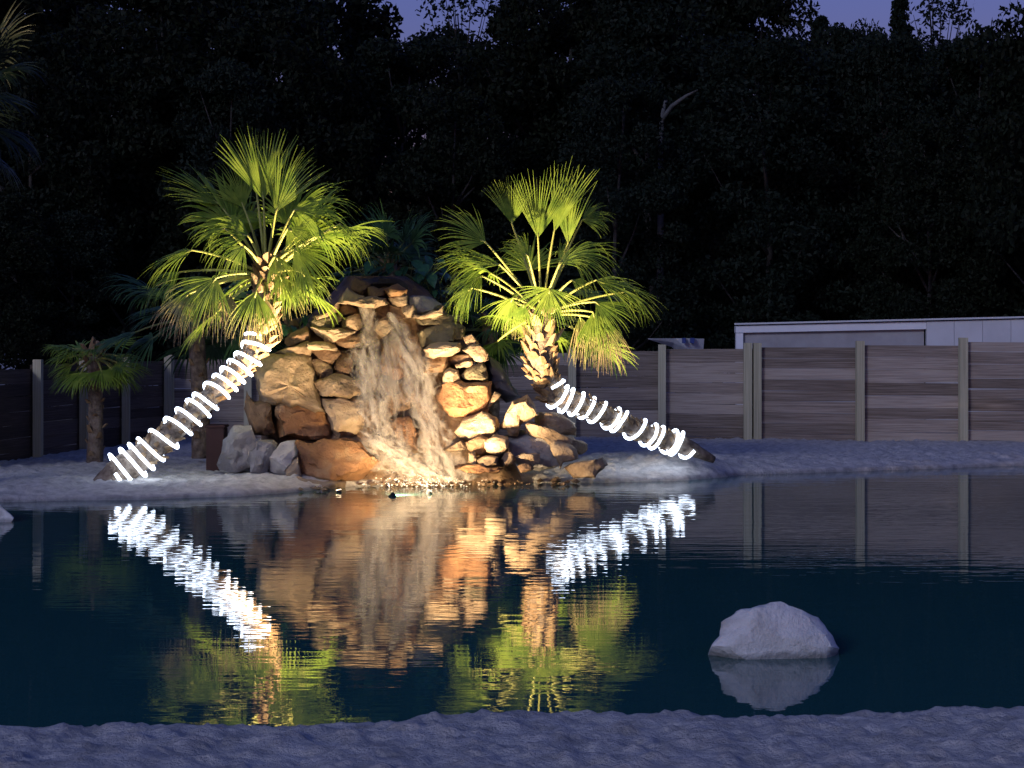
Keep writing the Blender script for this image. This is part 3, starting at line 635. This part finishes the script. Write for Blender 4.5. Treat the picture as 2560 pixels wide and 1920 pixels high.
px_frond(pl, B, YL, (480, 625), (340, 688), -.1, mode='edge', spread=2.6, droop=.5, age=.08)
px_frond(pl, B, YL, (540, 695), (450, 825), -.3, mode='flat', spread=2.5, nseg=34, droop=.6, age=.42)
px_frond(pl, B, YL, (500, 720), (400, 800), -.1, mode='half', spread=2.4, nseg=30, droop=.8, age=.35)
px_frond(pl, B, YL, (640, 728), (618, 870), -.45, mode='flat', spread=2.0, nseg=26, droop=.5, age=.5)
px_frond(pl, B, YL, (755, 680), (800, 775), -.3, mode='flat', spread=2.4, droop=.6, age=.35)
px_frond(pl, B, YL, (610, 615), (545, 690), -.5, mode='half', spread=2.4, droop=.8, age=.12)
px_frond(pl, B, YL, (720, 570), (800, 640), -.5, mode='half', spread=2.4, droop=.9, age=.1)
px_frond(pl, B, YL, (610, 520), (560, 400), .3, mode='flat', spread=1.8, droop=.2, age=.0)
px_frond(pl, B, YL, (575, 735), (545, 860), -.15, mode='flat', spread=1.8, nseg=24, droop=.9, split=.42, age=.75)
px_frond(pl, B, YL, (470, 735), (405, 850), -.2, mode='flat', spread=1.7, nseg=24, droop=.9, split=.42, age=.70)
px_frond(pl, B, YL, (450, 680), (350, 760), .05, mode='half', spread=1.8, nseg=22, droop=1.0, split=.45, age=.35)
px_frond(pl, B, YL, (660, 740), (665, 860), -.3, mode='flat', spread=1.5, nseg=20, droop=.6, split=.42, age=.8)
px_frond(pl, B, YL, (690, 640), (720, 740), -.45, mode='half', spread=1.9, nseg=22, droop=1.2, split=.45, age=.25)
px_frond(pl, B, YL, (560, 570), (500, 620), -.3, mode='edge', spread=2.0, nseg=22, droop=1.3, split=.45, age=.15)
px_frond(pl, B, YL, (700, 480), (790, 370), .1, mode='edge', spread=1.2, nseg=14, droop=.2, split=.45, age=.1)
px_frond(pl, B, YL, (640, 470), (595, 318), .15, mode='edge', spread=1.0, nseg=12, droop=.1, split=.45, age=.1)
px_frond(pl, B, YL, (850, 560), (930, 640), -.3, mode='edge', spread=1.9, nseg=20, droop=1.3, split=.45, age=.2)
px_frond(pl, B, YL, (700, 690), (740, 800), -.2, mode='flat', spread=2.0, droop=.5, age=.45)
rand_fronds(pl, B, 12, .95, .82, 5, (0.2, 2.95), (-.4, 1.0), age=.05)
rope('white glowing rope light wound round the left palm trunk', SL, RL, .11, .67, 16, 4)

# right palm
YR = 26.7
pr = empty('palm_tree', at(1730, 1125, 27.3)); tag(pr, 'smaller bright palm curving up from the sand right of the waterfall', 'palm')
tp = [at(1785, 1150, 27.35), at(1708, 1114, 27.25), at(1631, 1090, 27.1), at(1545, 1052, 26.95), at(1460, 1016, 26.8), at(1392, 988, 26.72), at(1358, 930, 26.7), at(1352, 850, 26.7), at(1352, 770, 26.7)]
SR, RR = trunk(pr, tp, [.05, .13, .125, .12, .12, .15, .19, .20, .14], (.15, .98), 190, 9)
B = at(1354, 790, 26.7)
px_frond(pr, B, YR, (1345, 595), (1352, 425), -.1, mode='flat', spread=1.4, nseg=22, droop=.05, split=.55, age=.0)
px_frond(pr, B, YR, (1385, 580), (1440, 402), -.0, mode='flat', spread=.9, nseg=14, droop=.05, split=.5, age=.0)
px_frond(pr, B, YR, (1214, 606), (1088, 545), .1, mode='half', spread=2.5, droop=.25, age=.05)
px_frond(pr, B, YR, (1250, 662), (1075, 630), -.2, mode='edge', spread=2.5, droop=.4, age=.08)
px_frond(pr, B, YR, (1205, 690), (1105, 740), -.4, mode='half', spread=2.8, nseg=34, droop=.7, age=.10)
px_frond(pr, B, YR, (1375, 722), (1352, 835), -.75, mode='flat', spread=3.6, nseg=38, droop=.25, age=.30)
px_frond(pr, B, YR, (1425, 635), (1570, 662), -.2, mode='half', spread=2.6, droop=.6, age=.05)
px_frond(pr, B, YR, (1490, 700), (1672, 770), -.2, mode='edge', spread=2.6, droop=.35, age=.08)
px_frond(pr, B, YR, (1483, 780), (1508, 925), -.35, mode='flat', spread=1.9, nseg=28, droop=.4, age=.50)
px_frond(pr, B, YR, (1490, 755), (1572, 838), -.4, mode='flat', spread=2.0, nseg=26, droop=.3, age=.16)
px_frond(pr, B, YR, (1455, 550), (1540, 528), .4, mode='half', spread=2.6, droop=.4, age=.0)
px_frond(pr, B, YR, (1280, 560), (1278, 440), .25, mode='flat', spread=1.6, droop=.1, age=.0)
px_frond(pr, B, YR, (1510, 800), (1535, 940), -.2, mode='flat', spread=1.4, nseg=20, droop=.7, split=.42, age=.8)
px_frond(pr, B, YR, (1450, 790), (1470, 910), -.1, mode='flat', spread=1.4, nseg=18, droop=.6, split=.42, age=.7)
px_frond(pr, B, YR, (1420, 610), (1425, 420), .1, mode='edge', spread=1.0, nseg=12, droop=.1, split=.45, age=.05)
px_frond(pr, B, YR, (1180, 720), (1110, 790), -.1, mode='half', spread=1.8, nseg=22, droop=1.3, split=.45, age=.2)
px_frond(pr, B, YR, (1560, 730), (1640, 800), .0, mode='edge', spread=1.8, nseg=20, droop=1.4, split=.45, age=.2)
px_frond(pr, B, YR, (1310, 760), (1290, 850), -.4, mode='flat', spread=1.8, nseg=22, droop=1.0, split=.45, age=.45)
px_frond(pr, B, YR, (1430, 700), (1500, 740), -.5, mode='half', spread=2.0, nseg=22, droop=1.2, split=.45, age=.12)
px_frond(pr, B, YR, (1282, 745), (1240, 835), -.25, mode='flat', spread=2.2, droop=.6, age=.1)
px_frond(pr, B, YR, (1320, 640), (1255, 590), -.45, mode='half', spread=2.4, droop=.6, age=.05)
px_frond(pr, B, YR, (1400, 660), (1460, 600), -.5, mode='half', spread=2.4, droop=.6, age=.05)
rand_fronds(pr, B, 12, .9, .75, 15, (0.2, 2.95), (-.35, 1.0), age=.05)
rope('white glowing rope light wound round the right palm trunk', SR, RR, .10, .66, 13, 8, hand=-1)

# dim palms behind
def small_palm(label, px, pyb, Y, crown_py, n_, pet, R, seed, rad=.12, leanx=0, el=(-.5, 1.1), nb=30, group=None, **k):
    b0 = at(px, pyb, Y); t0 = at(px + leanx, crown_py, Y)
    p_ = empty('palm_tree', b0); tag(p_, label, 'palm', group)
    trunk(p_, [b0 - Vector((0, 0, .15)), b0.lerp(t0, .4) + Vector((.02, 0, 0)), t0, t0 + Vector((0, 0, .12))], [rad * 1.15, rad, rad, rad * .6], (.1, .98), nb, seed)
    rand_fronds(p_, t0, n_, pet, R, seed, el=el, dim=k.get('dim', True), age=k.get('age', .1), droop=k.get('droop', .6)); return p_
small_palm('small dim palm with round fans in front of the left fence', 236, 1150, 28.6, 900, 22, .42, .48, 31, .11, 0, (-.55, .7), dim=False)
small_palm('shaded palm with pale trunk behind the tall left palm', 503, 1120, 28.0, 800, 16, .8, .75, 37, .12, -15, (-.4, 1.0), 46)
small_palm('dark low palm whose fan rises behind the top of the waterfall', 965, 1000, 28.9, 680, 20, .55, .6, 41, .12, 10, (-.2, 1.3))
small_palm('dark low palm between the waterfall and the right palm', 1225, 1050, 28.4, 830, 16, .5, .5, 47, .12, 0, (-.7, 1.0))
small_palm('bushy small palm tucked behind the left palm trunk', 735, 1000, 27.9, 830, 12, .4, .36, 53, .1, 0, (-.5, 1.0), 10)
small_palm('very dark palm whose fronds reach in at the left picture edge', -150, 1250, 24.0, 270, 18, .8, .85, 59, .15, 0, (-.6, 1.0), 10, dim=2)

# broad-leaved plants behind the waterfall
def leaf_mesh(name):
    V, Fc = [], []; n_ = 7
    for i_ in range(n_ + 1):
        t_ = i_ / n_; wd = .5 * math.sin(math.pi * t_ ** .75) * .62 + .005; z = -.35 * t_ * t_
        V += [(-wd, t_, z + .10 * wd), (0, t_, z - .03), (wd, t_, z + .10 * wd)]
    for i_ in range(n_):
        for c_ in range(2): a = i_ * 3 + c_; Fc.append((a, a + 1, a + 4, a + 3))
    me = bpy.data.meshes.new(name); me.from_pydata(V, [], Fc); me.materials.append(M['broad']); me.polygons.foreach_set('use_smooth', [True] * len(Fc)); me.update(); return me
lm = leaf_mesh('leaf')
def leafy(label, px, py, Y, w_, h_, n_, seed, size=.24):
    rr = random.Random(seed); b0 = at(px, py, Y); p_ = empty('leafy_plant', b0); tag(p_, label, 'plant')
    V, Fc = [], []
    for k in range(n_):
        tgt = b0 + Vector((rr.uniform(-w_, w_), rr.uniform(-.35, .35), h_ * rr.uniform(.15, 1) ** .8))
        mid = b0.lerp(tgt, .5) + Vector((0, 0, .15)); pts = [b0 * (1 - t_) ** 2 + mid * 2 * t_ * (1 - t_) + tgt * t_ * t_ for t_ in (0, .25, .5, .75, 1)]
        v, f = tube(pts, .007, 4); o_ = len(V); V += v; Fc += [tuple(i_ + o_ for i_ in q) for q in f]
        o = link(bpy.data.objects.new('leaf', lm)); o.parent = p_; o.matrix_parent_inverse = Matrix.Translation(b0).inverted()
        s = size * rr.uniform(.6, 1.25); a = math.atan2(tgt.y - b0.y - .3, tgt.x - b0.x) - math.pi / 2 + rr.uniform(-.8, .8)
        o.matrix_basis = Matrix.Translation(tgt) @ Matrix.Rotation(a, 4, 'Z') @ Matrix.Rotation(rr.uniform(-1.1, .3), 4, 'X') @ Matrix.Rotation(rr.uniform(-.5, .5), 4, 'Y') @ Matrix.Diagonal((s, s, s, 1))
    local(p_, mesh_obj('stems', V, Fc, M['petiole_dim']))
leafy('glossy broad-leaved plant crowning the back of the waterfall', 1010, 800, 28.3, .75, 1.0, 60, 3)
leafy('broad-leaved plant between the waterfall top and the right palm', 1110, 850, 28.3, .45, 1.0, 34, 5, .2)
leafy('small glossy plant between the left palm trunk and the waterfall', 742, 870, 27.4, .22, .5, 18, 8, .17)

# ================================================================== FENCES
cube_me = {}
def unit_box(mat):
    if mat.name not in cube_me:
        bm = bmesh.new(); bmesh.ops.create_cube(bm, size=1); me = bpy.data.meshes.new('plank'); bm.to_mesh(me); bm.free(); me.materials.append(mat); cube_me[mat.name] = me
    return cube_me[mat.name]
def place_box(name, mat, root, c_, dims, rz):
    o = link(bpy.data.objects.new(name, unit_box(mat))); o.parent = root; o.matrix_parent_inverse = Matrix.Translation(root.location).inverted()
    o.matrix_basis = Matrix.Translation(c_) @ Matrix.Rotation(rz, 4, 'Z') @ Matrix.Diagonal((*dims, 1)); return o
def fence(label, pts, planks, pw, plankmat, doubles=(), seed=1, ph=.21):
    """pts: (X, Y, ztop) of each post"""
    rr = random.Random(seed); root = empty('plank_fence', (pts[0][0], pts[0][1], 0)); tag(root, label, 'fence')
    for i_, (x, y, zt) in enumerate(pts):
        for dx in ((-.085, .085) if i_ in doubles else (0,)):
            cx_ = x + dx; place_box('post', M['post'], root, Vector((cx_, y, (zt + .02 - .3) / 2)), (pw, pw, zt + .32), rr.uniform(-.06, .06))
    for i_ in range(len(pts) - 1):
        a, b_ = Vector(pts[i_]), Vector(pts[i_ + 1]); d = b_ - a; L = math.hypot(d.x, d.y); rz = math.atan2(d.y, d.x); nrm = Vector((-d.y, d.x, 0)).normalized()
        if nrm.y < 0: nrm = -nrm
        zt = min(a.z, b_.z) - .06; z = zt; first = True
        while z > -.05:
            h_ = ph * rr.uniform(.8, 1.2); c_ = (a + b_) / 2 + nrm * (.045 + pw / 2 + rr.uniform(-.008, .008)); c_.z = z - h_ / 2
            pk = place_box('plank', plankmat, root, c_, (L - .006, .04, h_ - rr.uniform(.002, .007)), rz); pk.matrix_basis = pk.matrix_basis @ Matrix.Rotation(rr.uniform(-.002, .002), 4, 'Y'); z -= h_
    return root
def fp(px, Y, py): v = at(px, py, Y); return (v.x, v.y, v.z)
fence('dark plank fence running back along the left side behind the small palm', [fp(-130, 26.5, 930), fp(-20, 28.2, 915), fp(95, 30.0, 902), fp(210, 31.9, 899), fp(315, 33.8, 896), fp(420, 35.7, 893)], 9, .13, M['plank_dark'], seed=2)
fence('weathered grey plank fence with pale posts running along the back at right', [fp(425, 35.9, 890), fp(620, 35.9, 886), fp(830, 35.8, 882), fp(1030, 35.7, 878), fp(1225, 35.6, 874), fp(1430, 35.5, 869), fp(1655, 35.2, 864), fp(1881, 34.9, 860), fp(2150, 34.5, 855), fp(2408, 34.1, 847), fp(2680, 33.7, 844), fp(2960, 33.3, 840)], 9, .14, M['plank'], (7,), 5)

# ================================================================== SHED, BOAT
sh = empty('grey_shed', at(1845, 1100, 40)); tag(sh, 'low grey shed with a pale fascia behind the right fence', 'shed')
def quadbox(name, px0, px1, t0, t1, b0, b1, Y0, Y1, th, mat):
    """a wall panel between two upright edges given by photo rows at their own distance, with thickness th"""
    A = [at(px0, t0, Y0), at(px1, t1, Y1), at(px1, b1, Y1), at(px0, b0, Y0)]; V = A + [v + Vector((0, th, 0)) for v in A]
    o = mesh_obj(name, V, [(0, 3, 2, 1), (4, 5, 6, 7), (0, 1, 5, 4), (1, 2, 6, 5), (2, 3, 7, 6), (3, 0, 4, 7)], mat, smooth=False); return local(sh, o)
def yb(px): return 40 - (px - 1840) / 720 * 1.6
def tl(px): return 815 - (px - 1840) / 720 * 17
quadbox('fascia', 1840, 2316, tl(1840), tl(2316), tl(1840) + 17, tl(2316) + 19, yb(1840) - .12, yb(2316) - .12, .3, M['fascia'])
quadbox('corner_post', 1840, 1858, tl(1840) + 18, tl(1858) + 18, 1100, 1100, yb(1840) - .1, yb(1858) - .1, .15, M['fascia'])
quadbox('wall', 1859, 2310, tl(1859) + 17, tl(2310) + 17, 1100, 1100, yb(1859), yb(2310), .15, M['wall'])
for a, b_ in ((2317, 2385), (2386, 2456), (2457, 2527), (2528, 2600), (2601, 2680), (2681, 2760)):
    quadbox('wall_panel', a, b_, tl(a), tl(b_), 1100, 1100, yb(a) - .14, yb(b_) - .14, .12, M['panel'])
A = [at(1836, tl(1836) - 3, yb(1836) - .2), at(2760, tl(2760) - 3, yb(2760) - .2)]; V = A + [v + Vector((3.0 if q else 1.6, 3.5, .05)) for q, v in enumerate(A[::-1])]; V = V + [v + Vector((0, 0, .035)) for v in V]
local(sh, mesh_obj('roof', V, [(0, 1, 2, 3), (4, 7, 6, 5), (0, 4, 5, 1), (1, 5, 6, 2), (2, 6, 7, 3), (3, 7, 4, 0)], M['panel'], smooth=False))

bt = empty('covered_boat', at(1690, 1100, 39)); tag(bt, 'pointed white and blue hull showing just above the back fence', 'boat')
V, Fc = [], []
sec = [(1620, 846, 848, .02), (1645, 846, 856, .35), (1680, 846, 868, .6), (1715, 846, 900, .75), (1752, 847, 900, .7)]
for px, t_, b_, hw in sec:
    for dy, py in ((-hw, t_), (-hw * .75, (t_ + b_) / 2), (0, b_), (hw * .75, (t_ + b_) / 2), (hw, t_)): V.append(at(px, py, 39) + Vector((0, dy, 0)))
for i_ in range(4):
    for c_ in range(4): a = i_ * 5 + c_; Fc.append((a, a + 1, a + 6, a + 5))
    Fc.append((i_ * 5, i_ * 5 + 5, i_ * 5 + 9, i_ * 5 + 4))
Fc.append((20, 21, 22, 23, 24))
local(bt, mesh_obj('hull', V, Fc, M['fascia'], smooth=False))
for a, b_ in ((1706, 1714), (1726, 1736)):
    q0, q1 = at(a, 845, 38.2), at(b_, 858, 38.2); box('stripe', q0.x, q1.x, 38.2, 38.3, q1.z, q0.z, M['bluepaint'], bt, 0)
# boat cradle keeps it standing
q0, q1 = at(1690, 880, 39), at(1740, 1105, 39); box('cradle', q0.x, q1.x, 38.7, 39.3, 0.1, q0.z, M['black'], bt, .01)

# ================================================================== TREES
def crown_cards(centers, radii, n_per, size, seed, flat=.0):
    r_ = np.random.RandomState(seed); P = []
    for c_, rd in zip(centers, radii):
        d = r_.normal(size=(n_per, 3)); d /= np.linalg.norm(d, axis=1)[:, None]; P.append(np.array(c_) + d * (r_.uniform(.2, 1, (n_per, 1)) ** .6) * np.array(rd))
    P = np.concatenate(P); N = len(P); u = r_.normal(size=(N, 3)); u /= np.linalg.norm(u, axis=1)[:, None]; v = np.cross(u, r_.normal(size=(N, 3))); v /= np.linalg.norm(v, axis=1)[:, None]
    s = size * r_.uniform(.5, 1.3, (N, 1)); u = u * s; v = v * s * .55
    Vv = np.stack([P - u, P - v * .9, P + u, P + v * .9], 1).reshape(-1, 3); return Vv, np.arange(4 * N).reshape(-1, 4)
def limbs(h_, seed, targets, r0):
    V, Fc = [], []; rr = random.Random(seed)
    def add(pts, rad):
        v, f = tube(pts, rad, 7, True, .08, seed); o_ = len(V); V.extend(v); Fc.extend([tuple(i_ + o_ for i_ in q) for q in f])
    bend = [Vector((rr.uniform(-.25, .25), rr.uniform(-.2, .2), 0)) * h_ * .1 for _ in range(4)]
    tr = catmull([Vector((0, 0, -.3)), Vector((0, 0, h_ * .25)) + bend[0], Vector((0, 0, h_ * .5)) + bend[1], Vector((0, 0, h_ * .92)) + bend[2]], 5)
    add(tr, [r0 * (1 - .85 * k / (len(tr) - 1)) for k in range(len(tr))])
    for t_ in targets:
        t_ = Vector(t_); z = max(h_ * .2, min(h_ * .85, t_.z - rr.uniform(.5, 1.6))); i_ = min(len(tr) - 1, int(z / (h_ * .92) * (len(tr) - 1))); s = tr[i_]
        m_ = s.lerp(t_, .55) + Vector((0, 0, -.25)); add([s, s.lerp(m_, .6), m_, t_], [r0 * .35, r0 * .26, r0 * .17, r0 * .06])
    me = bpy.data.meshes.new('trunk'); me.from_pydata([tuple(v) for v in V], [], Fc); me.materials.append(M['bark']); me.polygons.foreach_set('use_smooth', [True] * len(Fc)); me.update(); return me
protos = []
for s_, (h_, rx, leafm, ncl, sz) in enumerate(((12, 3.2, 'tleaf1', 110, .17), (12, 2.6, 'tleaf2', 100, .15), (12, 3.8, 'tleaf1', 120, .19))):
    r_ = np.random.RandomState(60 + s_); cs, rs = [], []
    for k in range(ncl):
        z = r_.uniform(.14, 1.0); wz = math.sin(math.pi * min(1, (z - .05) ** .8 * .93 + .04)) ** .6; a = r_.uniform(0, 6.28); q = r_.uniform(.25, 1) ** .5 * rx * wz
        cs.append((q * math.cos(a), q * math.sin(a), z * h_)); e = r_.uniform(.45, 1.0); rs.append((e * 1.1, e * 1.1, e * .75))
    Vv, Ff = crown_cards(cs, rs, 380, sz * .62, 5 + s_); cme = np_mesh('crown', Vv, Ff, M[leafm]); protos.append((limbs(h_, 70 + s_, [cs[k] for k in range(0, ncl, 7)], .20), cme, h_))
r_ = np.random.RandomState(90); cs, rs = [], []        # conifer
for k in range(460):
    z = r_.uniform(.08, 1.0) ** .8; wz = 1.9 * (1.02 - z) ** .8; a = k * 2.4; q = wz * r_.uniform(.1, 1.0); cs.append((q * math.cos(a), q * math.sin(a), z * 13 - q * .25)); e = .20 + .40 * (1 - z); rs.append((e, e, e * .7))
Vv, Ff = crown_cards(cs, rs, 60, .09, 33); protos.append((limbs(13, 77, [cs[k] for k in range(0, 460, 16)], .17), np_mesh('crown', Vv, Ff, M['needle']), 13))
r_ = np.random.RandomState(91); cs, rs = [], []        # thin open tree
for k in range(60):
    z = r_.uniform(.35, 1.0); a = r_.uniform(0, 6.28); q = r_.uniform(.2, 1) * 1.7 * math.sin(math.pi * (z - .2) / .95); cs.append((q * math.cos(a), q * math.sin(a), z * 12)); e = r_.uniform(.25, .5); rs.append((e, e, e * .8))
Vv, Ff = crown_cards(cs, rs, 34, .09, 34); protos.append((limbs(12, 79, [cs[k] for k in range(0, 60, 2)], .12), np_mesh('crown', Vv, Ff, M['tleaf2']), 12))
GT = 'dark trees massed behind the fence'
LB = ['dark broad-crowned tree in the black wood behind the fence', 'dark cool-green tree in the black wood behind the fence', 'dark wide leafy tree in the black wood behind the fence', 'dark pointed conifer in the wood behind the fence', 'dark thin open tree in the wood behind the fence']
NM = ['broadleaf_tree', 'broadleaf_tree', 'broadleaf_tree', 'conifer_tree', 'slender_tree']
def tree(kind, px, top, Y, seed, wx=1.0, label=None):
    rr = random.Random(seed); trm, crm, h_ = protos[kind]; x = (px - 1280) / F * Y; zt = CZ - (top - HY) / F * Y; s = zt / h_
    root = empty(NM[kind], (x, Y, 0.15)); tag(root, label or LB[kind], 'tree', None if label else GT)
    root.rotation_euler = (0, 0, rr.uniform(0, 6.28)); root.scale = (s * wx, s * wx, s)
    for nm_, me in (('trunk', trm), ('crown', crm)):
        o = link(bpy.data.objects.new(nm_, me)); o.parent = root
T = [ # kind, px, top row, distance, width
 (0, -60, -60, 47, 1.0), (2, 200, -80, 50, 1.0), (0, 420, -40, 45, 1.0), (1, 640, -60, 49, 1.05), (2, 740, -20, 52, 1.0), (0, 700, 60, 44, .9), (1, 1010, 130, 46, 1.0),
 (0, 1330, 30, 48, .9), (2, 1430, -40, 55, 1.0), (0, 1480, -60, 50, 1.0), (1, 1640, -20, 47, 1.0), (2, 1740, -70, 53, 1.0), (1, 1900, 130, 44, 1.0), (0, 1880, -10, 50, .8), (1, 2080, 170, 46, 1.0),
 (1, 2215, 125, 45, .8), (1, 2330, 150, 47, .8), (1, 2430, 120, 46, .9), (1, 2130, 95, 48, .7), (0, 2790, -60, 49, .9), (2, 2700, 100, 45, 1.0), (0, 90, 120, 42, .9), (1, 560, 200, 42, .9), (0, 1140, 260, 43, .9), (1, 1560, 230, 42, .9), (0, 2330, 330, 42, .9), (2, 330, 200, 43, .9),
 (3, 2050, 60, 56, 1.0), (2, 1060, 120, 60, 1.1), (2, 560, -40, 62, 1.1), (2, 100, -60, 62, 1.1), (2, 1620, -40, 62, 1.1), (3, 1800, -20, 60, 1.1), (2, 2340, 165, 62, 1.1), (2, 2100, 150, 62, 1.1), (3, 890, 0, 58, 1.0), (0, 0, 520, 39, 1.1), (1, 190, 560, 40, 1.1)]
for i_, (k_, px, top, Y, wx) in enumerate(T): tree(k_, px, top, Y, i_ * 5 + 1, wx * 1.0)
tree(3, 2250, 8, 54, 501, .9, 'tallest pointed conifer standing against the open sky at right')
tree(4, 2345, -20, 52, 502, 1.0, 'thin open tree with sparse leaves against the sky at right')
tree(2, 2720, -160, 40, 503, .75, 'dark tree whose bulging edge meets the sky in the upper right corner')
tree(4, 1150, -40, 50, 504, .9, 'thin open tree beside the small sky gap at the top centre')
# pale slim trunk glimpsed among the trees
def bare(label, pts, rad, Y):
    P = [at(x, y, Y) for x, y in pts]; root = empty('bare_trunk', P[0]); tag(root, label, 'tree')
    S = catmull(P, 5); V, Fc = tube(S, [rad * (1 - .6 * k / (len(S) - 1)) for k in range(len(S))], 8, True, .08, 3); local(root, mesh_obj('trunk', V, Fc, M['palebark'])); return root, S
M['palebark'] = noisy('pale_bark', [(0.3, (0.05, 0.05, 0.045)), (0.7, (0.14, 0.135, 0.13))], 5.0, 0.9, 0.5, 12.0)
ro, S = bare('pale forked trunk glimpsed among the dark trees right of centre', [(1640, 1100), (1650, 700), (1652, 400), (1655, 300), (1665, 250)], .10, 44.5)
V, Fc = tube([at(1655, 300, 44.5), at(1680, 265, 44.4), at(1715, 240, 44.3), at(1745, 225, 44.3)], [.07, .055, .04, .02], 7); local(ro, mesh_obj('branch', V, Fc, M['palebark']))
bare('slim pale trunk glimpsed among the dark trees behind the shed', [(2150, 1100), (2148, 700), (2128, 500), (2124, 340)], .05, 45)

# ================================================================== SPOTLIGHTS
def spotlight(label, px, py, Y, tgt, power, cone, blend=.5):
    p_ = at(px, py, Y); root = empty('garden_spotlight', p_ - Vector((0, 0, .16))); tag(root, label, 'lamp')
    d = (tgt - p_).normalized(); bpt = p_ - d * .11
    V, Fc = tube([bpt - d * .05, bpt, bpt + d * .08, p_ - d * .02], [.02, .03, .036, .04], 14, True); local(root, mesh_obj('housing', V, Fc, M['black'], None, True, 40))
    V, Fc = tube([p_ - d * .019, p_ - d * .012], [.034, .034], 14, True); local(root, mesh_obj('lens', V, Fc, M['lens'], None, False))
    V, Fc = tube([bpt + d * .05 - Vector((0, 0, .05)), Vector((bpt.x, bpt.y, p_.z - .35))], [.014, .014], 8); local(root, mesh_obj('spike', V, Fc, M['black']))
    ld = bpy.data.lights.new('spot_beam', 'SPOT'); ld.energy = power; ld.color = (1.0, .74, .43); ld.spot_size = math.radians(cone); ld.spot_blend = blend; ld.shadow_soft_size = .05
    lo = bpy.data.objects.new('spot_beam', ld); C.objects.link(lo); lo.parent = root; lo.matrix_parent_inverse = Matrix.Translation(root.location).inverted()
    lo.matrix_basis = Matrix.Translation(p_ + d * .02) @ d.to_track_quat('-Z', 'Y').to_matrix().to_4x4()
spotlight('small black spotlight at the tip of the sand spit turned to the left palm', 846, 1222, 24.8, at(700, 570, 25.4), 2200, 88, 1.0)
spotlight('small black spotlight at the water edge turned to the right palm', 1075, 1226, 24.6, at(1360, 640, 26.4), 1750, 82, 1.0)
spotlight('small black spotlight at the water edge facing the middle of the waterfall', 985, 1236, 24.2, at(1230, 1040, 26.4), 360, 140, .8)
